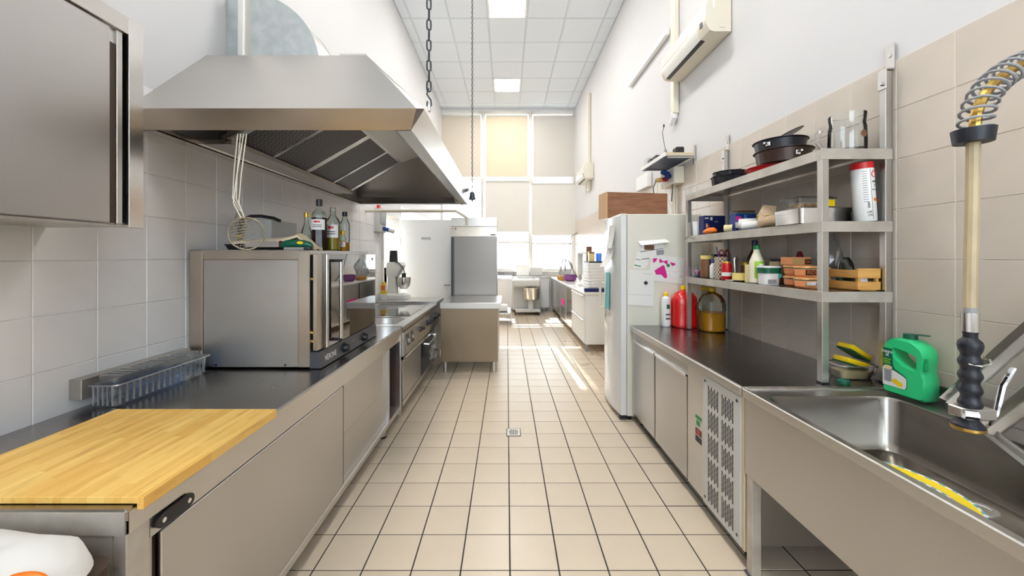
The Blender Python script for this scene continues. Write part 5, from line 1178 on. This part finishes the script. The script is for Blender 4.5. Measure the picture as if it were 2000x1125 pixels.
MB().tube(rrect(1.680, 1.872, 1.893, 2.018, .03, RT+.072), .003, 6, True).build('rim', 'plastic_rib', t)
def sponge(lab, c_, ry, rz, mt2):
    t = thing('sponge', lab, 'sponge', c_); m4 = Matrix.Translation(c_) @ Matrix.Rotation(rz, 4, 'Z') @ Matrix.Rotation(ry, 4, 'Y')
    MB().box(-.064, .064, -.042, .042, -.008, .018, .007, m4, 2).build('foam', 'yellow', t); MB().box(-.064, .064, -.042, .042, -.015, -.0085, .003, m4).build('scouring_pad', mt2, t)
sponge('yellow sponge lying in the clear box, the lower of two', (1.770, 1.950, RT+.080), math.radians(17), .1, 'green_dark')
sponge('yellow sponge tilted up above the other in the clear box', (1.800, 1.965, RT+.130), math.radians(31), .1, 'green_dark')
MB().lathe((1.652, 1.862, RT+.0008), [(.026, 0), (.027, .004), (.027, .016), (.025, .018), (.022, .018), (.021, .015), (.0, .015)], 22).single('jar_lid', 'green_dark', 'small dark green jar lid lying on the counter before the sponge box', 'lid')
# --- white fridge with papers
t = thing('white_fridge', 'white fridge covered with notes, at the far end of the right counter', 'fridge', (1.45, 3.75, 0))
FX0, FY0, FY1, FZ = 1.098, 3.458, 4.06, 1.888
MB().box(FX0, 1.78, FY0, FY1, .04, FZ, .006).build('body', 'fridge_white', t)
dpts = []
for i in range(13):
    u = i/12; y = FY0+.002+(FY1-FY0-.004)*u; dpts.append((1.044-.030*math.sin(PI*u)**.8, y))
MB().prism([(1.092, FY0+.002)]+dpts+[(1.092, FY1-.002)], 'z', .05, FZ-.012).build('door', 'fridge_front', t)
MB().box(1.092, 1.098, FY0+.01, FY1-.01, .05, FZ-.02).build('gasket', 'gasket', t)
MB().box(1.040, 1.098, FY0+.001, FY1-.001, FZ-.012, FZ+.004, .003).build('top_trim', 'fridge_white', t)
MB().box(1.035, 1.10, FY0+.02, FY0+.06, .01, .045).cyl((1.13, FY0+.05, 0), (1.13, FY0+.05, .04), .02, 10).cyl((1.7, FY0+.05, 0), (1.7, FY0+.05, .04), .02, 10).cyl((1.7, FY1-.05, 0), (1.7, FY1-.05, .04), .02, 10).cyl((1.13, FY1-.05, 0), (1.13, FY1-.05, .04), .02, 10).build('foot', 'black', t)
h = MB().tube([(1.025, 3.99, 1.22), (.985, 3.995, 1.235), (.982, 3.995, 1.0), (.982, 3.995, .96), (1.025, 3.99, .975)], .013, 8).build('door_handle', 'ivory', t)
def sheetq(name, pts, mt, lab, y=None, parts=(), cat='paper', th=.0008):
    Y = FY0-.0014 if y is None else y
    P = [(fx(a, Y), Y, fz(b, Y)) for a, b in pts]; n = len(P)
    t = thing(name, lab, cat, (sum(p[0] for p in P)/n, Y, min(p[2] for p in P)))
    MB().add(P+[(p[0], p[1]-th, p[2]) for p in P], [tuple(range(n)), tuple(range(2*n-1, n-1, -1))]+[(i, (i+1) % n, n+(i+1) % n, n+i) for i in range(n)]).build('sheet', mt, t)
    for nm, mm, pp in parts:
        Q = [(fx(a, Y), Y-th-.0003, fz(b, Y)) for a, b in pp]; k = len(Q)
        MB().add(Q+[(p[0], p[1]-.0003, p[2]) for p in Q], [tuple(range(k)), tuple(range(2*k-1, k-1, -1))]+[(i, (i+1) % k, k+(i+1) % k, k+i) for i in range(k)]).build(nm, mm, t)
    return t
def pxs(l, s=7.5, ox=1225, oy=460): return [(ox+a/s, oy+b/s) for a, b in l]
sheetq('green_note', pxs([(150, 235), (300, 250), (270, 490), (80, 470)]), 'paper', 'slanted sheet with green print, left under the flyer on the fridge side', None, [('green_print', 'green', pxs([(105, 425), (200, 445), (198, 458), (100, 440)])), ('dark_line', 'print_dark', pxs([(120, 342), (195, 355), (194, 362), (120, 350)]))])
t = sheetq('flyer', pxs([(180, 110), (530, 110), (545, 300), (310, 350), (300, 440), (205, 440)]), 'paper', 'grey printed flyer with folded white top on the fridge side', FY0-.0030,
       [('photo', 'brown', pxs([(250, 140), (395, 140), (395, 210), (250, 210)])), ('photo', 'print_grey', pxs([(425, 215), (535, 205), (540, 280), (430, 290)])), ('dark_line', 'print_dark', pxs([(190, 235), (525, 185), (525, 192), (190, 244)])), ('dark_line', 'print_dark', pxs([(210, 342), (325, 330), (325, 340), (210, 352)]))])
P = [(fx(a, FY0-.02), b_, fz(c_, FY0-.02)) for a, b_, c_ in ((1246.5, FY0-.004, 471), (1301, FY0-.004, 467), (1306, FY0-.045, 473), (1251, FY0-.045, 479.5))]
MB().add(P+[(p[0], p[1], p[2]+.001) for p in P], [(0, 1, 2, 3), (7, 6, 5, 4), (0, 4, 5, 1), (1, 5, 6, 2), (2, 6, 7, 3), (3, 7, 4, 0)]).build('folded_top', 'white', t)
scr = []
rs = random.Random(4)
for i in range(70):
    a, b = rs.uniform(330, 800), rs.uniform(305, 670)
    if 380 < a < 620 and 320 < b < 640 or a < 360+ (480-b)*.15 and b < 500 or b > 620+(a-400)*.18: continue
    d_ = rs.uniform(6, 18); e = rs.uniform(-12, 12)
    scr.append(('scribble', rs.choice(['print_dark', 'pink', 'print_grey', 'pink_soft']), pxs([(a, b), (a+d_, b+e), (a+d_, b+e+5), (a, b+5)])))
sheetq('child_drawing', pxs([(365, 285), (845, 330), (800, 712), (305, 650)]), 'paper', "child's drawing with pink heart shapes on the fridge side", FY0-.0046,
       [('pink_shape', 'pink', pxs([(375, 335), (440, 330), (425, 375), (380, 402)])), ('pink_shape', 'pink', pxs([(470, 335), (530, 375), (592, 360), (590, 420), (572, 428), (535, 388), (470, 400)])), ('pink_shape', 'pink', pxs([(625, 388), (705, 408), (705, 430), (655, 448)])),
        ('pink_shape', 'pink', pxs([(525, 432), (548, 450), (585, 595), (575, 625), (545, 625), (500, 575), (420, 572), (400, 512)])), ('green_spot', 'green', pxs([(600, 410), (625, 425), (620, 460), (590, 465), (570, 440)]))]+scr)
sheetq('white_note', pxs([(35, 500), (400, 510), (380, 1040), (5, 1015)]), 'paper', 'plain white note under a black magnet on the fridge side', FY0-.0062, [('faint_print', 'print_grey', pxs([(230, 555), (370, 565), (370, 568), (230, 558)])), ('faint_print', 'print_grey', pxs([(20, 860), (365, 875), (365, 878), (20, 863)]))])
x, z = fx(1225+268/7.5, FY0), fz(460+693/7.5, FY0)
MB().cyl((x, FY0-.0072, z), (x, FY0-.020, z), .017, 16, .014).single('magnet', 'black', 'round black magnet holding the plain white note', 'magnet')
def fnote(name, lab, y0, y1, z0, z1, mt, xx, curl=.0):
    mb = MB(); n = 6
    P = [(xx-curl*(1-j/n)**2, y0+(y1-y0)*i, z0+(z1-z0)*j/n) for j in range(n+1) for i in (0, 1)]
    mb.add(P+[(p[0]-.001, p[1], p[2]) for p in P], [(2*j, 2*j+1, 2*j+3, 2*j+2) for j in range(n)]+[(2*(n+1)+2*j+2, 2*(n+1)+2*j+3, 2*(n+1)+2*j+1, 2*(n+1)+2*j) for j in range(n)])
    return mb.single(name, mt, lab, 'paper')
fnote('door_note', 'upper white note curling off the fridge door front', 3.55, 3.74, 1.58, 1.80, 'paper', 1.011, .03)
fnote('door_note', 'lower white note curling off the fridge door front', 3.56, 3.80, 1.40, 1.60, 'paper', 1.007, .08)
fnote('teal_pad', 'teal printed card hanging on the fridge door front', 3.72, 3.86, .98, 1.34, 'teal', 1.009, .01)
# wooden board on fridge and wall shelf group
BM = Matrix.Translation((1.02, 3.84, FZ+.0055)) @ Matrix.Rotation(math.radians(9), 4, 'Z')
t = thing('wood_plank', 'brown wood grain panel standing on top of the white fridge', 'panel', (1.36, 3.9, FZ+.005))
MB().box(0, .66, 0, .022, 0, .262, .001, BM).build('board', 'wood_board', t); MB().box(-.012, 0, -.001, .20, 0, .262, .001, BM).build('light_edge', 'wood_edge', t)
t = thing('wall_shelf', 'small wall shelf holding a router, above the fridge', 'shelf', (1.74, 4.1, 2.52))
MB().box(1.592, 1.880, 3.80, 4.47, 2.508, 2.511).build('underside', 'shelf_under', t); MB().box(1.592, 1.880, 3.80, 4.47, 2.511, 2.545).build('board', 'shelf_edge', t)
MB().box(1.583, 1.592, 3.80, 4.47, 2.508, 2.546).build('front_edge', 'white', t)
for y in (3.82, 4.40): MB().box(1.883, 1.895, y-.015, y+.015, 2.43, 2.62).box(1.62, 1.883, y-.01, y+.01, 2.495, 2.507).build('bracket', 'steel', t)
t = thing('router', 'small black router with a thin aerial cable on the wall shelf', 'router', (1.75, 3.86, 2.546))
MB().box(1.715, 1.80, 3.835, 3.93, 2.5465, 2.615, .01).build('case', 'black', t)
MB().tube([(1.715, 3.90, 2.56), (1.68, 3.92, 2.55), (1.655, 3.95, 2.60), (1.64, 3.96, 2.70), (1.63, 3.97, 2.80), (1.645, 3.97, 2.86)], .003, 6).tube([(1.66, 3.95, 2.55), (1.64, 3.95, 2.60), (1.66, 3.95, 2.62), (1.675, 3.94, 2.55)], .0025, 5).build('aerial_cable', 'black', t)
MB().box(1.638, 1.652, 3.965, 3.976, 2.855, 2.885, .002).build('cable_tip', 'black', t)
MB().box(1.62, 1.74, 4.12, 4.22, 2.5465, 2.605, .004).single('black_case', 'black', 'black case near the middle of the wall shelf', 'case')
MB().box(1.61, 1.72, 4.25, 4.33, 2.5465, 2.60, .004).single('grey_case', 'grey_dark', 'grey case next to the black case on the wall shelf', 'case')
MB().box(1.61, 1.75, 4.35, 4.45, 2.5465, 2.64, .004).single('pale_case', 'grey_box', 'pale case at the far end of the wall shelf', 'case')
t = thing('socket_box', 'beige wall socket box with red and blue plugs under the wall shelf', 'electrical box', (1.84, 4.2, 2.29))
MB().box(1.79, 1.892, 4.04, 4.41, 2.285, 2.465, .004).build('case', 'ivory', t)
MB().box(1.783, 1.79, 4.06, 4.39, 2.30, 2.45, .002).build('cover', 'grey_box', t)
MB().cyl((1.785, 4.17, 2.40), (1.70, 4.15, 2.43), .028, 12).build('blue_plug', 'blue', t); MB().cyl((1.785, 4.14, 2.38), (1.73, 4.10, 2.36), .026, 12).build('blue_socket', 'blue_deep', t)
pg = MB().cyl((1.785, 4.22, 2.36), (1.70, 4.18, 2.345), .026, 12).build('red_plug', 'red', t); MB().cyl((1.70, 4.18, 2.345), (1.64, 4.16, 2.335), .024, 12).build('pale_plug', 'tan', t)
for k, (p, mt) in enumerate((([(1.64, 4.16, 2.335), (1.59, 4.12, 2.25), (1.60, 4.10, 2.10), (1.66, 4.10, 1.96), (1.70, 4.10, 1.90)], 'grey_dark'), ([(1.65, 4.16, 2.31), (1.63, 4.12, 2.2), (1.68, 4.10, 2.08), (1.74, 4.09, 1.98), (1.76, 4.09, 1.90)], 'ivory'), ([(1.71, 4.17, 2.33), (1.73, 4.14, 2.2), (1.76, 4.10, 2.08), (1.80, 4.08, 1.98), (1.81, 4.08, 1.88)], 'ivory'), ([(1.80, 4.12, 2.285), (1.80, 4.12, 2.2), (1.79, 4.12, 2.1)], 'black'))):
    MB().tube(p, .006, 6).build('cable', mt, t)
MB().cyl((1.86, 4.22, 1.60), (1.86, 4.22, 2.285), .024, 12).build('conduit', 'ivory', t)
MB().box(1.835, 1.892, 4.95, 5.38, 2.42, 2.61, .004).single('trunking_box', 'white', 'white junction box on the right wall beyond the wall shelf', 'electrical box')
# --- air conditioners and trunking
def ac(lab, y0, y1, z0, z1, d_, grp):
    t = thing('air_conditioner', lab, 'air conditioner', (1.8, (y0+y1)/2, z0), grp); w = XR-.008; f = w-d_; hh = z1-z0
    pr = [(w, z0), (f+.07, z0), (f+.035, z0+.012), (f+.008, z0+.06), (f, z0+.11), (f+.004, z0+.24), (f+.03, z0+hh-.03), (f+.06, z1), (w, z1)]
    MB().prism(pr, 'y', y0, y1).build('case', 'ivory', t)
    k = .0025
    MB().prism([(f+.032, z0+.010), (f+.008-k, z0+.06), (f-k, z0+.11), (f-k+.001, z0+.125), (f+.001, z0+.125), (f+.003, z0+.108), (f+.01, z0+.06), (f+.034, z0+.013)], 'y', y0+.15, y1-.05).build('flap', 'white_gloss', t)
    MB().prism([(f+.071, z0-.002), (f+.034, z0+.010), (f+.036, z0+.013), (f+.073, z0+.001)], 'y', y0+.15, y1-.05).build('outlet_slot', 'black', t)
    MB().prism([(f-.001, z0+.135), (f+.001, z0+.135), (f+.006, z0+.24), (f+.003, z0+.24)], 'y', y0+.01, y1-.01).build('front_panel', 'white_gloss', t)
    MB().prism([(f-.002, z0+.075), (f+.004, z0+.075), (f+.002, z0+.115), (f-.004, z0+.115)], 'y', y0+.06, y0+.10).build('display', 'blue_deep', t)
    MB().box(w-.10, w-.05, y0-.0015, y0, z0+.03, z0+.033).build('side_seam', 'print_grey', t)
    MB().box(f+.06, f+.075, y0-.001, y0+.001, z0+.20, z0+.29).build('type_label', 'paper', t)
    return t
ac('white split air conditioner, the nearer large one high on the right wall', 3.195, 4.12, 3.40, 3.70, .215, 'wall air conditioners')
ac('white split air conditioner, the far small looking one near the window', 8.27, 9.15, 3.22, 3.55, .215, 'wall air conditioners')
def duct(name, lab, bxs, mt='ivory'):
    mb = MB()
    for b in bxs: mb.box(*b, .006)
    return mb.single(name, mt, lab, 'trunking', 'wall trunking')
t = thing('cable_trunking', 'beige pipe trunking running down behind the nearer air conditioner', 'trunking', (1.86, 4.2, 3.0))
MB().box(1.835, 1.893, 4.165, 4.255, 3.08, 5.6, .006).build('upper_run', 'ivory', t)
MB().tube([(1.862, 4.21, 3.1), (1.862, 4.215, 3.05), (1.862, 4.25, 3.02), (1.862, 4.29, 3.0)], .034, 10).build('elbow', 'white', t)
duct('cable_trunking', 'long white horizontal trunking high on the right wall beyond the air conditioner', [(1.84, 1.893, 4.39, 5.76, 4.07, 4.15)], 'white')
duct('cable_trunking', 'thin beige trunking above the far air conditioner', [(1.83, 1.893, 8.55, 8.66, 3.55, 5.2)], 'ivory')
duct('cable_trunking', 'short beige trunking below the far air conditioner', [(1.83, 1.893, 8.55, 8.66, 2.98, 3.22)], 'ivory')
# ================================================================== FAR END
t = thing('white_base_unit', 'white base unit with drawers and a steel vented door beyond the fridge', 'cabinet', (1.55, 7.2, 0))
MB().box(1.235, 1.86, 5.94, 8.62, .12, .90).build('body', 'white', t)
MB().box(1.19, 1.87, 5.92, 8.64, .90, .94, .006).build('worktop', 'white_gloss', t)
for z0, z1 in ((.13, .50), (.52, .885)):
    d = MB().box(1.215, 1.234, 5.98, 7.05, z0, z1, .004).build('drawer', 'white', t); MB().box(1.195, 1.215, 5.98, 7.05, z1-.035, z1, .006).build('drawer_grip', 'white_gloss', d)
d = MB().box(1.215, 1.234, 7.09, 7.75, .13, .885, .004).build('door', 'steel_bright', t); 
v = MB().box(1.212, 1.215, 7.72, 8.58, .13, .885, .001).build('vent_panel', 'steel', t)
for i in range(6): MB().box(1.209, 1.212, 7.95, 8.45, .17+i*.045, .19+i*.045).build('vent_slot', 'print_dark', v)
MB().box(1.209, 1.212, 7.95, 8.45, .46, .58).build('red_label', 'pink', v)
for y in (6.0, 8.5):
    for x in (1.27, 1.82): MB().cyl((x, y, 0), (x, y, .121), .025, 10).build('leg', 'grey', t)
t = thing('dark_fridge_counter', 'dark steel fridge counter at the far end under the window', 'counter', (1.5, 9.6, 0))
MB().box(1.235, 1.86, 8.66, 10.4, .12, .90).build('body', 'grey_dark', t); MB().box(1.20, 1.87, 8.65, 10.45, .90, .94, .006).build('worktop', 'white_gloss', t)
for a, b in ((8.70, 9.5), (9.54, 10.36)): MB().box(1.22, 1.235, a, b, .14, .88, .004).build('door', 'steel', t)
for y in (8.8, 10.3):
    for x in (1.27, 1.82): MB().cyl((x, y, 0), (x, y, .121), .025, 10).build('leg', 'grey', t)
def ribbed(lab, x0, x1, y0, y1, z0, z1):
    t = thing('ribbed_box', lab, 'box', ((x0+x1)/2, (y0+y1)/2, z0)); z0 += .001
    MB().loft([rrect(x0, x1, y0, y1, .06, z0), rrect(x0-.01, x1, y0-.01, y1, .06, z1)]).build('body', 'white', t)
    mb = MB()
    for i in range(9): z = z0+.03+(z1-z0-.06)*i/8; mb.tube(rrect(x0-.004-.008*i/8, x1, y0-.004-.008*i/8, y1, .06, z), .006, 5, True)
    mb.build('ribs', 'white', t); return t
ribbed('white ribbed plastic box on the white base unit next to the fridge', 1.30, 1.70, 6.0, 6.5, .94, 1.40)
MB().box(1.22, 1.7, 5.95, 5.99, .941, 1.0, .004).single('dark_tray', 'blue_deep', 'dark blue tray edge below the white ribbed box', 'tray')
t = thing('serving_tray', 'dark tray of small groceries on top of the ribbed box', 'tray', (1.5, 6.2, 1.402))
MB().box(1.30, 1.68, 6.0, 6.45, 1.403, 1.42, .004).build('body', 'black', t)
carton('white_carton', 'white carton with brown top standing on the dark tray', 1.315, 1.40, 6.05, 6.15, 1.421, .15, 'cream', [('brown_top', 'brown', 0, 1, .85, 1)])
MB().lathe((1.48, 6.10, 1.4215), [(.04, 0), (.045, .13), (.043, .13), (.038, .004), (0, .004)], 18).single('teal_glass', 'plastic_blue', 'teal glass tumbler on the dark tray beside the carton', 'glass')
carton('brown_carton', 'little brown carton on the dark tray behind the white one', 1.32, 1.40, 6.25, 6.33, 1.421, .24, 'brown', [('label', 'tan', .1, .9, .4, .7)])
t = thing('purple_bowl', 'purple plastic bowl on the white worktop before the window', 'bowl', (1.40, 8.6, .941))
MB().lathe((1.44, 8.6, .942), [(.09, 0), (.13, .03), (.15, .10), (.145, .145), (.135, .145), (.12, .03), (0, .02)], 24).build('body', 'purple', t)
t = thing('basket', 'tan woven bread basket beside the purple bowl', 'basket', (1.26, 9.1, .941))
MB().lathe((1.32, 9.0, .942), [(.09, 0), (.12, .04), (.14, .10), (.13, .10), (.11, .03), (0, .02)], 20).build('body', 'tan', t)
for i in range(3): MB().lathe((1.32, 9.0, .955+i*.028), [(.125+.006*i, 0), (.135+.006*i, .008), (.125+.006*i, .016)], 20).build('woven_band', 'wood_crate', t)
crumple('clear_film', 'plastic_bag', 'bundle of clear film behind the tan basket', (1.45, 9.35, .945), (.16, .2), .5, 21)
t = thing('white_shelf_stand', 'small white stand with dispenser on the white worktop', 'stand', (1.42, 7.3, .941))
MB().box(1.35, 1.6, 7.2, 7.5, .942, .98, .004).box(1.56, 1.6, 7.2, 7.5, .98, 1.55, .004).box(1.35, 1.6, 7.2, 7.5, 1.55, 1.58, .004).build('frame', 'white', t)
MB().cyl((1.42, 7.35, 1.15), (1.42, 7.35, 1.55), .05, 14).build('dispenser', 'grey_box', t); MB().cyl((1.42, 7.35, 1.05), (1.42, 7.35, 1.15), .03, 12).build('nozzle', 'grey', t)
MB().tube([(1.62, 8.3, .95), (1.45, 8.3, 1.2), (1.35, 8.3, 1.6), (1.42, 8.3, 1.95), (1.55, 8.3, 2.02)], .008, 6).single('lamp_cable', 'grey_dark', 'dark looping cable rising before the far window', 'cable')
# dough mixer, trolley table and back counter
t = thing('dough_mixer', 'floor standing spiral dough mixer with steel bowl, at the far end', 'mixer', (.55, 9.9, 0))
MB().box(.15, .88, 9.95, 10.35, .08, .92, .03).build('body', 'grey_box', t)
MB().box(.15, .86, 9.55, 9.95, .72, .92, .04).build('head', 'grey_box', t)
MB().box(.22, .86, 9.6, 9.95, .08, .16, .02).build('base', 'grey_box', t)
MB().lathe((.62, 9.72, .40), [(.19, 0), (.205, .03), (.21, .30), (.215, .31), (.20, .31), (.19, .03), (0, .02)], 24).build('bowl', 'steel_bright', t)
MB().cyl((.62, 9.72, .16), (.62, 9.72, .40), .08, 14).build('bowl_support', 'grey_box', t)
MB().tube([(.62+.05*math.cos(a*2.2), 9.72+.05*math.sin(a*2.2), .48+a*.035) for a in [i*.35 for i in range(20)]], .014, 6).build('spiral_hook', 'steel_bright', t)
MB().tube([(.44, 9.60, .74), (.46, 9.55, .70), (.78, 9.55, .70), (.80, 9.60, .74)], .01, 6).build('guard_rail', 'steel_bright', t)
for x in (.22, .82):
    for y in (9.65, 10.28): MB().cyl((x-.015, y, .04), (x+.015, y, .04), .04, 14).build('caster', 'black', t)
t = thing('trolley_table', 'steel trolley table with lower shelf and casters behind the upright fridge', 'table', (-.2, 8.7, 0))
MB().box(-.65, .12, 8.2, 9.2, 1.0, 1.04, .004).build('tabletop', 'steel', t); MB().box(-.62, .09, 8.23, 9.17, .24, .27, .003).build('lower_shelf', 'steel', t)
for x in (-.62, .07):
    for y in (8.23, 9.15):
        l = MB().box(x, x+.03, y, y+.03, .09, 1.0).build('leg', 'steel_side', t); MB().cyl((x+.005, y+.015, .045), (x+.03, y+.015, .045), .045, 14).build('caster', 'grey', l)
MB().box(-.55, .02, 8.4, 8.6, .271, .42, .02).single('white_crate', 'white', 'white crate on the lower shelf of the trolley table', 'crate')
t = thing('window_counter', 'pale counter running below the far window sill', 'counter', (.3, 10.45, 0))
MB().box(-.9, 1.18, 10.37, 10.53, .92, .96, .004).build('worktop', 'steel', t); MB().box(-.88, 1.16, 10.40, 10.52, .1, .92).build('body', 'white', t)
for x in (-.8, 1.1): MB().cyl((x, 10.46, 0), (x, 10.46, .1), .02, 8).build('leg', 'grey', t)
MB().box(.26, .62, 10.38, 10.50, .961, 1.28, .02).single('bread_box', 'white', 'white box standing on the window counter above the dough mixer', 'box')
MB().box(.64, .98, 10.37, 10.50, .961, 1.20, .02).single('grey_machine', 'grey_box', 'grey machine on the window counter right of the white box', 'machine')
MB().box(-.1, .2, 10.38, 10.5, .961, 1.10, .03).single('grey_bundle', 'grey', 'low grey bundle on the window counter left of the white box', 'bundle')
# floor drain
t = thing('floor_drain', 'small square chrome floor drain in the tiled aisle', 'drain', (.057, 3.225, .0))
MB().box(-.004, .118, 3.158, 3.297, .0005, .003).build('rim', 'black', t)
MB().box(.003, .111, 3.166, 3.289, .003, .0045).build('plate', 'steel_bright', t)
for i in range(5): MB().box(.0245+i*.0145, .0325+i*.0145, 3.182, 3.273, .0045, .0055).build('slot', 'black', t)
for x in (.016, .098): MB().cyl((x, 3.2275, .0045), (x, 3.2275, .0052), .005, 8).build('screw', 'black', t)
